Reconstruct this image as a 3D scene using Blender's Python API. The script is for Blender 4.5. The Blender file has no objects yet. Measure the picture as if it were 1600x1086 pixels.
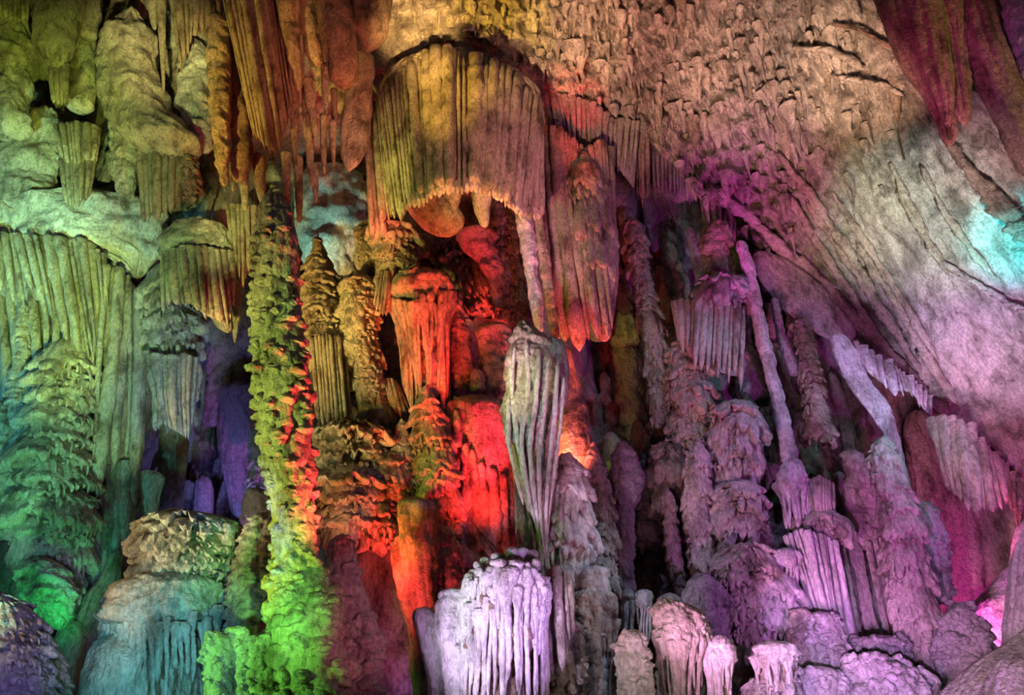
import bpy, math
import numpy as np
from mathutils import Vector, Matrix

C = bpy.context.scene.collection
SC = bpy.context.scene
rad = math.radians

# ------------------------------------------------------------------ camera
F, PITCH, ROLL = 1150.0, rad(28), rad(2.1)          # focal length in pixels of the 1600 x 1086 frame
CAM = np.array([0.0, 0.0, 1.6])
_fw = np.array([0, math.cos(PITCH), math.sin(PITCH)])
_r0 = np.array([1.0, 0, 0]); _u0 = np.array([0, -math.sin(PITCH), math.cos(PITCH)])
_rt = math.cos(ROLL) * _r0 - math.sin(ROLL) * _u0
_up = math.cos(ROLL) * _u0 + math.sin(ROLL) * _r0

def P(px, py, D):
    """world point seen at pixel (px, py) on the vertical plane D metres away"""
    px, py, D = np.broadcast_arrays(np.asarray(px, float), np.asarray(py, float), np.asarray(D, float))
    d = _fw * F + px[..., None] * _rt - 800 * _rt + (543 - py)[..., None] * _up
    return CAM + d * (D / d[..., 1])[..., None]

cam = bpy.data.cameras.new('camera')
cam.sensor_width = 36; cam.lens = F * 36 / 1600; cam.clip_end = 200
co = bpy.data.objects.new('camera', cam); C.objects.link(co)
M3 = Matrix(((_rt[0], _up[0], -_fw[0]), (_rt[1], _up[1], -_fw[1]), (_rt[2], _up[2], -_fw[2])))
co.matrix_world = Matrix.Translation(Vector(CAM)) @ M3.to_4x4()
SC.camera = co

# ------------------------------------------------------------------ world, exposure
SC.view_settings.view_transform = 'Standard'; SC.view_settings.look = 'None'
SC.view_settings.gamma = 1; SC.view_settings.use_curve_mapping = False
SC.view_settings.exposure = 0
w = bpy.data.worlds.new('cave_dark'); SC.world = w; w.use_nodes = True
AMB = (0.024, 0.019, 0.027)
w.node_tree.nodes['Background'].inputs[0].default_value = (*AMB, 1)
w.node_tree.nodes['Background'].inputs[1].default_value = 1
SC.cycles.max_bounces = 4; SC.cycles.diffuse_bounces = 2; SC.cycles.glossy_bounces = 1

# ------------------------------------------------------------------ coloured show-cave floodlights out of view, plus added fill lamps
#LIGHTS_BEGIN
LIGHTS = [  # aimed at (x, y, depth), from, radius, colour
    (60, 130, 12, (-1.56, 4.0, 1.2), 170, (0.447, 0.599, 0.063)),
    (230, 150, 12, (-4.84, 3.5, 1.2), 170, (0.341, 0.455, 0.127)),
    (60, 300, 12.5, (-6.84, 5.0, 1.5), 150, (0.499, 1.175, 0.657)),
    (200, 320, 12.5, (-2.74, 4.0, 1.2), 130, (0.307, 0.464, 0.162)),
    (400, 130, 11, (-8.34, 5.0, 1.2), 160, (1.288, 0.878, 0.134)),
    (500, 100, 11, (1.24, 4.0, 1.2), 150, (0.770, 0.245, 0.112)),
    (520, 250, 11.3, (0.17, 5.0, 1), 90, (0.563, 0.307, 0.207)),
    (520, 340, 15.2, ('px', 440, 470, 13.6), 90, (0.229, 0.537, 0.402)),
    (80, 460, 12.4, (-2.69, 4.0, 1.2), 150, (0.653, 0.974, 0.143)),
    (80, 520, 12.4, (-12.13, 6.0, 1.2), 170, (0.042, 0.279, 0.366)),
    (200, 560, 12.4, (-2.26, 5.0, 1.2), 150, (0.293, 0.480, 0.218)),
    (60, 680, 12, (-5.22, 6.5, 1.2), 150, (0.133, 0.489, 0.212)),
    (300, 440, 11.6, (-9.15, 5.0, 1.2), 110, (0.204, 0.363, 0.059)),
    (290, 600, 12, (-1.28, 6.0, 1.2), 110, (0.050, 0.080, 0.420)),
    (350, 700, 17, (-4.5, 11.5, 1.2), 160, (0.100, 0.100, 0.380)),
    (370, 650, 16, (-3, 12, 1.2), 110, (0.240, 0.050, 0.300)),
    (70, 915, 11.4, ('px', 90, 1030, 10.2), 90, (0.028, 0.696, 0.147)),
    (20, 1010, 9.2, (-2.85, 4.0, 1.2), 90, (0.170, 0.120, 0.420)),
    (180, 800, 12.4, (-3.78, 7.0, 1.2), 130, (0.050, 0.050, 0.047)),
    (270, 860, 10.4, (-8.02, 5.0, 1.4), 120, (0.168, 0.231, 0.126)),
    (250, 1000, 10.2, (-1.58, 3.5, 1.3), 140, (0.050, 0.168, 0.168)),
    (390, 900, 10, (-0.45, 4.0, 1.2), 90, (0.210, 0.785, 0.145)),
    (370, 1040, 8.6, (-6.25, 4.5, 1.2), 90, (0.105, 0.378, 0.042)),
    (440, 970, 8.8, (-5.88, 4.5, 1.2), 130, (0.126, 0.504, 0.050)),
    (420, 600, 8.8, (-6.39, 4.0, 1.2), 200, (0.750, 1.000, 0.160)),
    (420, 390, 8.8, (-6.66, 4.0, 1.2), 120, (0.525, 0.389, 0.106)),
    (476, 560, 8.9, ('px', 640, 1010, 8.6), 185, (2.439, 0.083, 0.125)),
    (468, 790, 8.8, ('px', 500, 868, 8.45), 55, (0.504, 0.549, 0.113)),
    (555, 960, 9.5, (1.1, 4.0, 1.2), 90, (0.379, 0.080, 0.126)),
    (510, 480, 12.9, (-6.93, 6.0, 1.2), 140, (1.447, 0.995, 0.232)),
    (570, 620, 12.7, (-5.97, 6.0, 1.2), 140, (0.337, 0.364, 0.205)),
    (545, 715, 12, ('px', 505, 900, 10.0), 100, (0.456, 0.210, 0.050)),
    (555, 800, 12, ('px', 600, 960, 10.8), 110, (0.252, 0.025, 0.021)),
    (600, 930, 12.8, ('px', 560, 1080, 10.6), 170, (0.210, 0.017, 0.021)),
    (640, 860, 11.2, ('px', 590, 1050, 10.2), 110, (1.500, 0.100, 0.090)),
    (748, 670, 12.2, ('px', 752, 850, 11.2), 160, (1.904, 0.050, 0.042)),
    (650, 540, 12.4, (-2, 6, 1.2), 110, (0.837, 0.084, 0.025)),
    (680, 490, 12.3, ('px', 690, 720, 10.8), 110, (1.512, 0.042, 0.025)),
    (735, 400, 14.5, ('px', 770, 545, 14.2), 140, (0.575, 0.028, 0.028)),
    (615, 385, 12.5, (0.3, 8, 1.5), 100, (0.563, 0.105, 0.050)),
    (635, 215, 11, ('px', 468, 560, 9.7), 75, (1.731, 1.582, 0.280)),
    (605, 250, 11.5, (-3.5, 5, 1.2), 60, (0.050, 0.126, 0.034)),
    (770, 220, 10.8, (2.92, 4.0, 1.2), 150, (0.980, 0.368, 0.313)),
    (745, 310, 10.4, ('px', 725, 470, 10.3), 150, (2.800, 0.880, 0.211)),
    (590, 310, 11.8, ('px', 600, 430, 10.8), 80, (1.750, 0.420, 0.210)),
    (900, 350, 12.2, (4.56, 4.5, 1.2), 170, (0.249, 0.059, 0.176)),
    (910, 520, 12, ('px', 930, 660, 11.3), 60, (3.311, 0.350, 0.250)),
    (840, 420, 11.9, (-2.6, 6.0, 1.2), 90, (0.855, 0.328, 0.510)),
    (900, 150, 12.9, (1, 6, 1.2), 60, (1.619, 0.042, 0.063)),
    (840, 600, 10.8, (-2.76, 5.0, 1.2), 120, (0.231, 0.405, 0.407)),
    (850, 720, 10.8, (3.58, 5.0, 1.2), 120, (0.283, 0.084, 0.163)),
    (893, 630, 12.2, ('px', 888, 750, 11.6), 110, (2.458, 0.345, 0.227)),
    (900, 820, 11.3, (-2.27, 5.0, 1.2), 110, (0.126, 0.092, 0.140)),
    (790, 970, 9.7, (-2.0, 6.8, 1.5), 110, (1.512, 1.176, 1.887)),
    (800, 960, 9.7, (2.2, 6.5, 1.4), 90, (0.621, 0.278, 0.975)),
    (690, 1020, 9.9, (2.13, 5.0, 1.2), 70, (0.168, 0.105, 0.210)),
    (880, 980, 10.2, (3.68, 5.0, 1.2), 110, (0.168, 0.118, 0.105)),
    (1000, 1040, 9.4, (-3.36, 4.0, 1.2), 110, (0.210, 0.160, 0.168)),
    (1100, 1040, 9.6, (6.88, 4.5, 1.2), 110, (0.147, 0.118, 0.105)),
    (1060, 600, 13.5, (-1.4, 6.0, 1.2), 190, (0.084, 0.034, 0.050)),
    (1010, 800, 12.8, (0.5, 6, 1.2), 150, (0.067, 0.029, 0.042)),
    (1130, 520, 13.2, (-0.41, 7.0, 1.2), 110, (0.373, 0.067, 0.126)),
    (1190, 560, 13, (9.64, 6.0, 1.2), 150, (0.084, 0.197, 0.293)),
    (1150, 700, 12.8, (-0.7, 7.0, 1.2), 110, (0.189, 0.059, 0.105)),
    (1150, 800, 12.6, (4.5, 9.5, 8.5), 140, (0.137, 0.118, 0.294)),
    (1230, 760, 12.5, (-0.04, 7.0, 1.2), 110, (0.189, 0.084, 0.168)),
    (1280, 900, 12.2, (0.05, 6.0, 1.2), 130, (0.378, 0.147, 0.315)),
    (1300, 1040, 10.8, (-0.59, 4.0, 1.2), 150, (0.336, 0.168, 0.315)),
    (1420, 880, 12, (1.43, 5.0, 1.2), 140, (0.438, 0.092, 0.439)),
    (1430, 800, 12, (6.5, 9.0, 7.5), 120, (0.034, 0.168, 0.210)),
    (1380, 580, 12.5, (2.21, 7.0, 1.2), 100, (0.252, 0.206, 0.346)),
    (1370, 670, 12.4, (7.0, 9.0, 6), 80, (0.050, 0.147, 0.168)),
    (1520, 740, 11.9, (2.84, 5.0, 1.2), 110, (0.126, 0.084, 0.105)),
    (1530, 860, 15, (6.5, 12, 1.2), 150, (0.360, 0.030, 0.260)),
    (1560, 950, 13.4, (7.2, 12, 1.0), 70, (1.242, 0.452, 0.474)),
    (1570, 750, 12, ('px', 1545, 880, 11.6), 110, (0.900, 0.100, 0.350)),
    (1560, 640, 12, (3.72, 6.0, 1.2), 110, (0.440, 0.105, 0.168)),
    (1540, 540, 11.5, (2.74, 4.0, 1.2), 120, (1.278, 0.951, 1.740)),
    (1585, 385, 10.5, (3.5, 5, 1.2), 75, (0.126, 2.303, 2.625)),
    (1430, 350, 11.5, (2.76, 3.0, 1.2), 140, (1.201, 1.358, 1.310)),
    (1300, 330, 12.5, (0.71, 4.0, 1.2), 140, (0.396, 0.259, 0.050)),
    (1330, 480, 13.5, (2.49, 7.0, 1.2), 140, (0.168, 0.085, 0.212)),
    (1180, 300, 13, (2.35, 7.0, 1.2), 140, (0.620, 0.050, 0.446)),
    (1060, 260, 13.5, (3, 6, 1.2), 90, (0.250, 0.070, 0.120)),
    (1000, 110, 11.5, (-1.2, 3.0, 1.2), 200, (1.021, 0.483, 0.363)),
    (760, 40, 11.8, (-3.48, 3.0, 1.2), 130, (2.168, 1.250, 0.155)),
    (1200, 120, 11.2, (0.77, 3.0, 1.2), 180, (1.344, 0.815, 0.633)),
    (1340, 120, 10.5, (0.7, 4.0, 1.2), 130, (1.750, 1.050, 0.700)),
    (1100, 40, 11, (7.61, 5.0, 1.2), 200, (0.519, 0.175, 0.162)),
    (1450, 110, 8.3, (-0.34, 3.5, 1.2), 140, (0.522, 0.050, 0.191)),
    (1560, 120, 8.3, (0.66, 3.0, 1.2), 120, (0.162, 0.042, 0.173)),
    (1450, 60, 8.3, (10.07, 4.0, 1.2), 140, (0.420, 0.315, 0.070)),
    (1560, 1040, 8.6, (0.33, 3.0, 1.2), 120, (0.947, 0.559, 0.720)),
    (1080, 620, 13.4, (4.5, 9.5, 9), 140, (0.058, 0.115, 0.214)),
    (740, 850, 12.4, (0.4, 10.6, 1.2), 120, (0.420, 0.008, 0.021)),
    (960, 900, 11, (4, 7.5, 7), 120, (0.264, 0.300, 0.435)),
    (1040, 990, 9.6, (-2, 7, 5), 110, (0.050, 0.092, 0.042)),
    (1560, 960, 13.4, ('px', 1590, 1010, 11.8), 60, (2.500, 0.600, 1.300)),
    (330, 790, 15.5, (-3.2, 11, 2.0), 60, (0.034, 0.050, 0.231)),
    (860, 620, 10.8, (3.5, 6, 3.0), 90, (0.413, 0.108, 0.229)),
    (820, 610, 10.7, (-3, 7, 6), 60, (0.852, 0.730, 0.350)),
    (1200, 600, 13.5, (9, 4, 3), 420, (0.145, 0.008, 0.162)),  # added magenta fill, tints the dark gaps on the right
    (150, 700, 12.5, (-9, 4, 3), 350, (0.020, 0.139, 0.107)),  # broad blue-green fill put in from the left
    (500, 700, 12, (-8, 6, 2), 260, (0.197, 0.067, 0.013)),  # low red fill added over the middle
    (1480, 620, 12, (3, 4, 1.2), 230, (0.105, 0.029, 0.067)),
    (1530, 900, 14.8, ('px', 1500, 1080, 12.6), 150, (0.500, 0.030, 0.330)),
    (650, 30, 12.3, (0, 1.5, 1.5), 90, (3.150, 1.750, 0.560)),  # fill lamp added beside the viewer to brighten the orange ceiling
    (370, 350, 11.8, (-3, 2, 1.5), 70, (1.120, 1.190, 0.350)),  # extra fill from near the camera for the yellow drapery
    (250, 50, 11.8, (-2, 2, 1.5), 120, (1.050, 0.910, 0.280)),  # added near-camera fill on the top left rock
    (1540, 240, 10.2, (1, 2, 1.4), 100, (0.693, 0.408, 0.449)),  # frontal fill put in for the upper right rock
    (1340, 1050, 10.7, (1, 2.5, 1.2), 120, (0.719, 0.391, 0.979)),  # extra lamp by the viewer, brightens the bottom right mounds
    (880, 60, 11.2, (-2.5, 2, 1.4), 130, (1.750, 0.950, 0.490)),
    (260, 1010, 10, (-3.5, 3, 1.3), 110, (0.097, 0.462, 0.588)),
    (650, 1040, 12.7, ('px', 640, 1100, 11.4), 90, (0.240, 0.100, 0.420)),  # violet lamp added to imitate haze low on the red wall
    (450, 1020, 8.7, (-5.5, 5.5, 1.3), 90, (0.105, 0.420, 0.042)),
    (810, 240, 10.8, (4.5, 6, 2), 90, (0.242, 0.071, 0.185)),
    (650, 740, 12.2, ('px', 600, 960, 10.8), 120, (1.467, 0.034, 0.025)),
    (770, 560, 12.8, ('px', 752, 850, 11.2), 90, (1.839, 0.063, 0.164)),
    (1160, 930, 11.9, (5.5, 5, 1.3), 90, (0.343, 0.104, 0.407)),
    (1255, 870, 12.2, (0, 6, 1.2), 90, (0.294, 0.105, 0.252)),
    (440, 840, 8.8, (-6, 5, 1.2), 90, (1.129, 1.295, 0.084)),
]
#LIGHTS_END
def flood(tx, ty, D, src, R, col):
    """a floodlight at SRC thrown on the rock round the point seen at (tx, ty)"""
    mx = max(col)
    if mx <= 1e-4: return
    t = Vector(P(tx, ty, D)); s = Vector(P(*src[1:]) if src[0] == 'px' else src); v = t - s
    k = D / (F * math.cos(PITCH)) * R * 1.2
    l = bpy.data.lights.new('flood_or_fill', 'SPOT')
    l.energy = mx * v.length ** 2 * 40
    l.color = [c / mx for c in col]
    l.spot_size = min(2.6, 2 * math.atan2(k, v.length)); l.spot_blend = 1.0
    l.shadow_soft_size = 0.12
    o = bpy.data.objects.new('flood_or_fill', l); C.objects.link(o)
    o.location = s; o.rotation_euler = v.to_track_quat('-Z', 'Y').to_euler()
for a in LIGHTS: flood(*a)

# ------------------------------------------------------------------ noise
_rng = np.random.RandomState(7)
_T = _rng.rand(256, 256).astype(np.float32) * 2 - 1
def noise2(x, y, seed=0):
    x = np.asarray(x, np.float32) + seed * 17.37; y = np.asarray(y, np.float32) + seed * 9.71
    xi = np.floor(x); yi = np.floor(y); fx = x - xi; fy = y - yi
    xi = xi.astype(np.int32); yi = yi.astype(np.int32)
    fx = fx * fx * (3 - 2 * fx); fy = fy * fy * (3 - 2 * fy)
    x0 = xi & 255; x1 = (xi + 1) & 255; y0 = yi & 255; y1 = (yi + 1) & 255
    a = _T[x0, y0]; b = _T[x1, y0]; c = _T[x0, y1]; d = _T[x1, y1]
    return (a + (b - a) * fx) * (1 - fy) + (c + (d - c) * fx) * fy
def fbm(x, y, seed=0, n=3):
    s = 0; amp = 1
    for i in range(n):
        s = s + amp * noise2(x * 2 ** i, y * 2 ** i, seed + i * 3); amp *= .5
    return s
def ridge(x):
    f = x - np.floor(x)
    return np.sqrt(np.maximum(0, 1 - (2 * f - 1) ** 2))
def cells(x, y, seed=0):
    """rounded bumps on a jittered grid, 0..1"""
    xi = np.floor(x).astype(int); yi = np.floor(y).astype(int); best = np.full(x.shape, 9.0)
    for i in (-1, 0, 1):
        for j in (-1, 0, 1):
            cx = xi + i; cy = yi + j
            jx = _T[(cx + seed * 13) & 255, cy & 255] * .38 + .5; jy = _T[cx & 255, (cy + 77 + seed * 5) & 255] * .38 + .5
            best = np.minimum(best, (cx + jx - x) ** 2 + (cy + jy - y) ** 2)
    return np.sqrt(np.maximum(0, 1 - best * 1.6))
def pchip(x, y, xq):
    x = np.asarray(x, float); y = np.asarray(y, float)
    if len(x) < 3: return np.interp(xq, x, y)
    h = np.diff(x); d = np.diff(y) / h; m = np.zeros(len(x))
    m[0], m[-1] = d[0], d[-1]
    for i in range(1, len(x) - 1):
        if d[i - 1] * d[i] > 0: m[i] = 2 * d[i - 1] * d[i] / (d[i - 1] + d[i])
    i = np.clip(np.searchsorted(x, xq) - 1, 0, len(x) - 2); t = (xq - x[i]) / h[i]
    return ((2*t**3-3*t**2+1)*y[i] + (t**3-2*t**2+t)*h[i]*m[i] + (-2*t**3+3*t**2)*y[i+1] + (t**3-t**2)*h[i]*m[i+1])

# ------------------------------------------------------------------ rock depth: how far the cave wall and the ceiling stand off
def field(pts, sig):
    a = np.array(pts, float)
    def f(px, py):
        px, py = np.broadcast_arrays(np.asarray(px, float), np.asarray(py, float))
        sh = px.shape; px = px.ravel(); py = py.ravel(); num = np.zeros(px.shape); den = np.zeros(px.shape)
        for x, y, d in a:
            r2 = (px - x) ** 2 + (py - y) ** 2
            wgt = np.exp(-r2 / (2 * sig * sig)) + 1e-4 / (1 + r2 / (sig * sig))
            num += wgt * d; den += wgt
        return (num / den).reshape(sh)
    return f
WALL = field([(-200,-100,11.5),(0,0,12.4),(0,300,12.7),(0,600,13),(0,900,13.4),(0,1150,13.4),(100,500,13),(-200,500,13),(-200,1100,13.4),
    (158,80,14.6),(158,140,14.6),(250,100,12.2),(400,100,12.4),(550,100,12.6),(250,300,12.8),(120,300,12.9),(200,600,13.2),(350,650,18),(330,780,18),
    (400,560,17),(520,300,16),(530,400,16.6),(300,520,14.5),(200,850,14.2),(100,950,13.5),(300,930,14.5),(450,900,14.5),(600,950,13.4),
    (560,1100,13.6),(520,600,14.2),(600,500,14.2),(600,800,13.4),(700,950,13.4),(700,150,12.8),(800,200,12.8),(700,400,15.2),(770,340,15.6),
    (640,470,14.6),(720,460,16.5),(700,600,13.9),(750,700,13.5),(745,850,15.5),(850,400,13.6),(920,400,13.8),(980,300,14.8),(1000,500,15.4),(950,600,15.4),
    (950,800,14.4),(1050,600,14.9),(1080,430,15.5),(1150,600,14.8),(1200,500,14.9),(1250,700,14.4),(1100,850,14.9),(1000,900,15),
    (1250,900,13.4),(1350,930,14),(1300,650,14.6),(1420,700,16),(1450,900,15.8),(1550,850,15.8),(1550,1000,15.2),(1000,1150,14),
    (1300,1150,13.2),(1600,1150,14.5),(1800,700,14),(1400,400,16),(1600,300,15),(1200,200,15.5),(1000,50,14.5),(800,1150,13.6),(1800,100,13)], 62)
CEIL = field([(300,-60,12),(450,-60,12.2),(560,0,12.6),(600,60,12.7),(700,60,12.9),(850,120,13),(1000,190,13.6),(1130,330,14.4),(1240,430,14.6),(1330,530,14.2),
    (1450,620,13.2),(1600,740,12),(800,0,11.4),(700,-200,10),(1000,-200,9.4),(1300,-200,8.8),(1600,-200,7.8),(1000,60,11.4),(1250,150,11.2),
    (1450,250,11),(1600,350,10),(1500,450,11.8),(1300,300,12.2),(1150,200,12.6),(1450,100,9.8),(1600,150,9),(1800,500,10),(1800,0,7.5),(-200,-200,9),(100,-200,9.5)], 85)
CEDGE = [(-320,-55),(300,-55),(520,-45),(575,20),(600,85),(640,92),(700,58),(760,52),(800,88),(850,135),(900,160),(1000,205),(1060,270),(1120,345),(1180,385),(1240,440),
    (1290,500),(1340,535),(1390,570),(1450,622),(1500,655),(1560,700),(1610,760),(1950,900)]

# ------------------------------------------------------------------ materials: limestone in its natural tones
def rock(name, base, dark, stain, bump=.35, scale=1.0, rough=.62):
    m = bpy.data.materials.new(name); m.use_nodes = True; nt = m.node_tree; N = nt.nodes; K = nt.links
    b = N['Principled BSDF']; b.inputs['Roughness'].default_value = rough
    b.inputs['Specular IOR Level'].default_value = .3
    g = N.new('ShaderNodeNewGeometry')
    mp = N.new('ShaderNodeMapping'); mp.inputs['Scale'].default_value = (1, 1, .45); K.new(g.outputs['Position'], mp.inputs[0])
    n1 = N.new('ShaderNodeTexNoise'); n1.inputs['Scale'].default_value = 3.2 * scale; n1.inputs['Detail'].default_value = 4; n1.inputs['Roughness'].default_value = .65
    K.new(mp.outputs[0], n1.inputs['Vector'])
    r = N.new('ShaderNodeValToRGB'); e = r.color_ramp.elements
    e[0].position = .34; e[0].color = (*[c * .75 for c in dark], 1); e[1].position = .5; e[1].color = (*base, 1)
    e2 = e.new(.66); e2.color = (*stain, 1)
    K.new(n1.outputs[0], r.inputs[0])
    n3 = N.new('ShaderNodeTexNoise'); n3.inputs['Scale'].default_value = 24 * scale; n3.inputs['Detail'].default_value = 3
    K.new(mp.outputs[0], n3.inputs['Vector'])
    r3 = N.new('ShaderNodeMapRange'); r3.inputs['From Min'].default_value = .36; r3.inputs['From Max'].default_value = .58
    r3.inputs['To Min'].default_value = .72; r3.inputs['To Max'].default_value = 1.12; K.new(n3.outputs[0], r3.inputs[0])
    mx = N.new('ShaderNodeVectorMath'); mx.operation = 'SCALE'; K.new(r.outputs[0], mx.inputs[0]); K.new(r3.outputs[0], mx.inputs['Scale'])
    K.new(mx.outputs[0], b.inputs['Base Color'])
    n2 = N.new('ShaderNodeTexNoise'); n2.inputs['Scale'].default_value = 17 * scale; n2.inputs['Detail'].default_value = 4; n2.inputs['Roughness'].default_value = .7
    K.new(g.outputs['Position'], n2.inputs['Vector'])
    bp = N.new('ShaderNodeBump'); bp.inputs['Strength'].default_value = bump; bp.inputs['Distance'].default_value = .085
    K.new(n2.outputs[0], bp.inputs['Height']); K.new(bp.outputs[0], b.inputs['Normal'])
    return m
MAT = {
    'cream': rock('cream_limestone', (.56,.50,.42), (.30,.25,.20), (.66,.60,.52), .8),
    'tan':   rock('tan_limestone',   (.47,.40,.30), (.22,.17,.12), (.56,.49,.38), .8),
    'ochre': rock('iron_stained_limestone', (.52,.42,.29), (.26,.18,.11), (.60,.50,.36), .9),
    'brown': rock('brown_limestone', (.36,.25,.19), (.17,.11,.08), (.44,.32,.25), .8),
    'white': rock('white_calcite',   (.74,.71,.68), (.50,.46,.43), (.82,.80,.78), .7),
    'green_grey':  rock('green_grey_limestone', (.50,.49,.38), (.24,.22,.16), (.60,.58,.47), .8),  # near-neutral limestone, slightly greener than the rest
    'grey':  rock('grey_limestone',  (.46,.44,.43), (.24,.22,.22), (.55,.53,.51), .8),
    'wall':  rock('cave_wall_rock',  (.50,.45,.38), (.24,.20,.17), (.62,.57,.50), 1.0, .8),
}

# ------------------------------------------------------------------ objects
def link(name, verts, quads, mat, parent=None, base=None, tris=None):
    """link VERTS (n, 3) as ONE mesh object whose origin is BASE (or its parent's origin)"""
    verts = np.asarray(verts, np.float64).reshape(-1, 3)
    org = np.zeros(3)
    if parent is not None: org = np.array(parent['_o'])
    elif base is not None: org = np.asarray(base, float)
    v = (verts - org).astype(np.float32)
    me = bpy.data.meshes.new(name); q = np.asarray(quads, np.int32).reshape(-1, 4)
    me.vertices.add(len(v)); me.vertices.foreach_set('co', v.ravel())
    me.loops.add(q.size); me.loops.foreach_set('vertex_index', q.ravel())
    me.polygons.add(len(q)); me.polygons.foreach_set('loop_start', np.arange(0, q.size, 4, dtype=np.int32))
    me.polygons.foreach_set('use_smooth', np.ones(len(q), bool))
    me.update(calc_edges=True)
    me.materials.append(MAT[mat] if isinstance(mat, str) else mat)
    o = bpy.data.objects.new(name, me); C.objects.link(o)
    if parent is not None: o.parent = parent
    else: o.location = org
    return o
def ORG(o, p): o['_o'] = [float(a) for a in p]
def thing(name, label, cat, base, group=None):
    o = bpy.data.objects.new(name, None); C.objects.link(o); o.empty_display_size = .2
    o.location = base; ORG(o, base); o['label'] = label; o['category'] = cat
    if group: o['group'] = group
    return o
def tag(o, label, cat, group=None):
    o['label'] = label; o['category'] = cat
    if group: o['group'] = group
    return o
def gridq(nv, nu, wrap=True, off=0):
    i = np.arange(nv - 1)[:, None]; j = np.arange(nu if wrap else nu - 1)[None, :]; k = (j + 1) % nu
    return (np.stack([i * nu + j, i * nu + k, (i + 1) * nu + k, (i + 1) * nu + j], -1).reshape(-1, 4) + off)

def kpx(py, D):                                    # metres per pixel on the plane D at image height py
    return D / (F * math.cos(PITCH) - (543 - np.asarray(py, float)) * math.sin(PITCH))

# surface styles: displacement in pixels as a function of S (round the body) and H (down the body)
def st_stal(S, H, w=12, a=2.2, sd=0):
    q = S / w + .55 * noise2(S / (3 * w), H / 170, sd)
    d = 1.3 * a * (ridge(q) - .7) + .5 * a * ridge(q * 2.3 + .3)
    return d + 2.2 * noise2(S / 26, H / 60, sd + 1) + 1.0 * noise2(S / 5, H / 6, sd + 2)
def st_rock(S, H, w=50, a=9, sd=0):
    d = a * fbm(S / w, H / (w * .8), sd) + .45 * a * (cells(S / (w * .42), H / (w * .36), sd) - .5)
    return d + 1.5 * noise2(S / 6, H / 6, sd + 5)
def drips(S, H, w, T, sd):
    """columns of overlapping drips: each swells downward and breaks off short, 0..1"""
    q = S / w + .45 * noise2(S / (2.6 * w), H / (3.0 * w), sd)
    i = np.floor(q).astype(int); h1 = _T[i & 255, (sd * 7 + 3) & 255]; h2 = _T[(i + 91) & 255, (sd * 5 + 11) & 255]
    t = H / (T * (1 + .35 * h1)) + 3 * h2 + .25 * noise2(S / w, H / T, sd + 1); t = t - np.floor(t)
    return (.35 + .65 * ridge(q)) * (.25 + .75 * t ** .8) * np.clip((1 - t) / .14, 0, 1) ** .7
def st_flow(S, H, w=9, a=2.6, T=34, sd=0):
    d = 3.3 * a * (drips(S, H, w * 2.4, T * 1.5, sd) - .35) + 2.2 * a * (drips(S + 40, H, w, T * .8, sd + 2) - .35)
    wr = 1 - np.abs(noise2(S / 17, H / 5.5, sd + 2))
    d = d - .7 * a * np.clip((wr - .8) / .2, 0, 1)
    return d + 4.5 * noise2(S / 38, H / 48, sd + 3) + 1.3 * noise2(S / 5, H / 5, sd + 4)
def st_knob(S, H, w=17, a=8, sd=0):
    d = a * (cells(S / w + .3 * noise2(S / 40, H / 40, sd), H / (w * 1.15), sd) - .5)
    d = d + .38 * a * (cells(S / (w * .42), H / (w * .45), sd + 2) - .5)
    return d + 4 * noise2(S / 45, H / 60, sd + 1) + .8 * noise2(S / 5, H / 5, sd + 3)
def st_smooth(S, H, w=40, a=3, sd=0):
    return a * fbm(S / w, H / w, sd) + .8 * noise2(S / 5, H / 6, sd + 4) + .7*a*(ridge(S / 13 + .8 * noise2(S / 40, H / 70, sd + 6)) - .5)
ST = dict(stal=st_stal, rock=st_rock, flow=st_flow, knob=st_knob, smooth=st_smooth)

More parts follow.
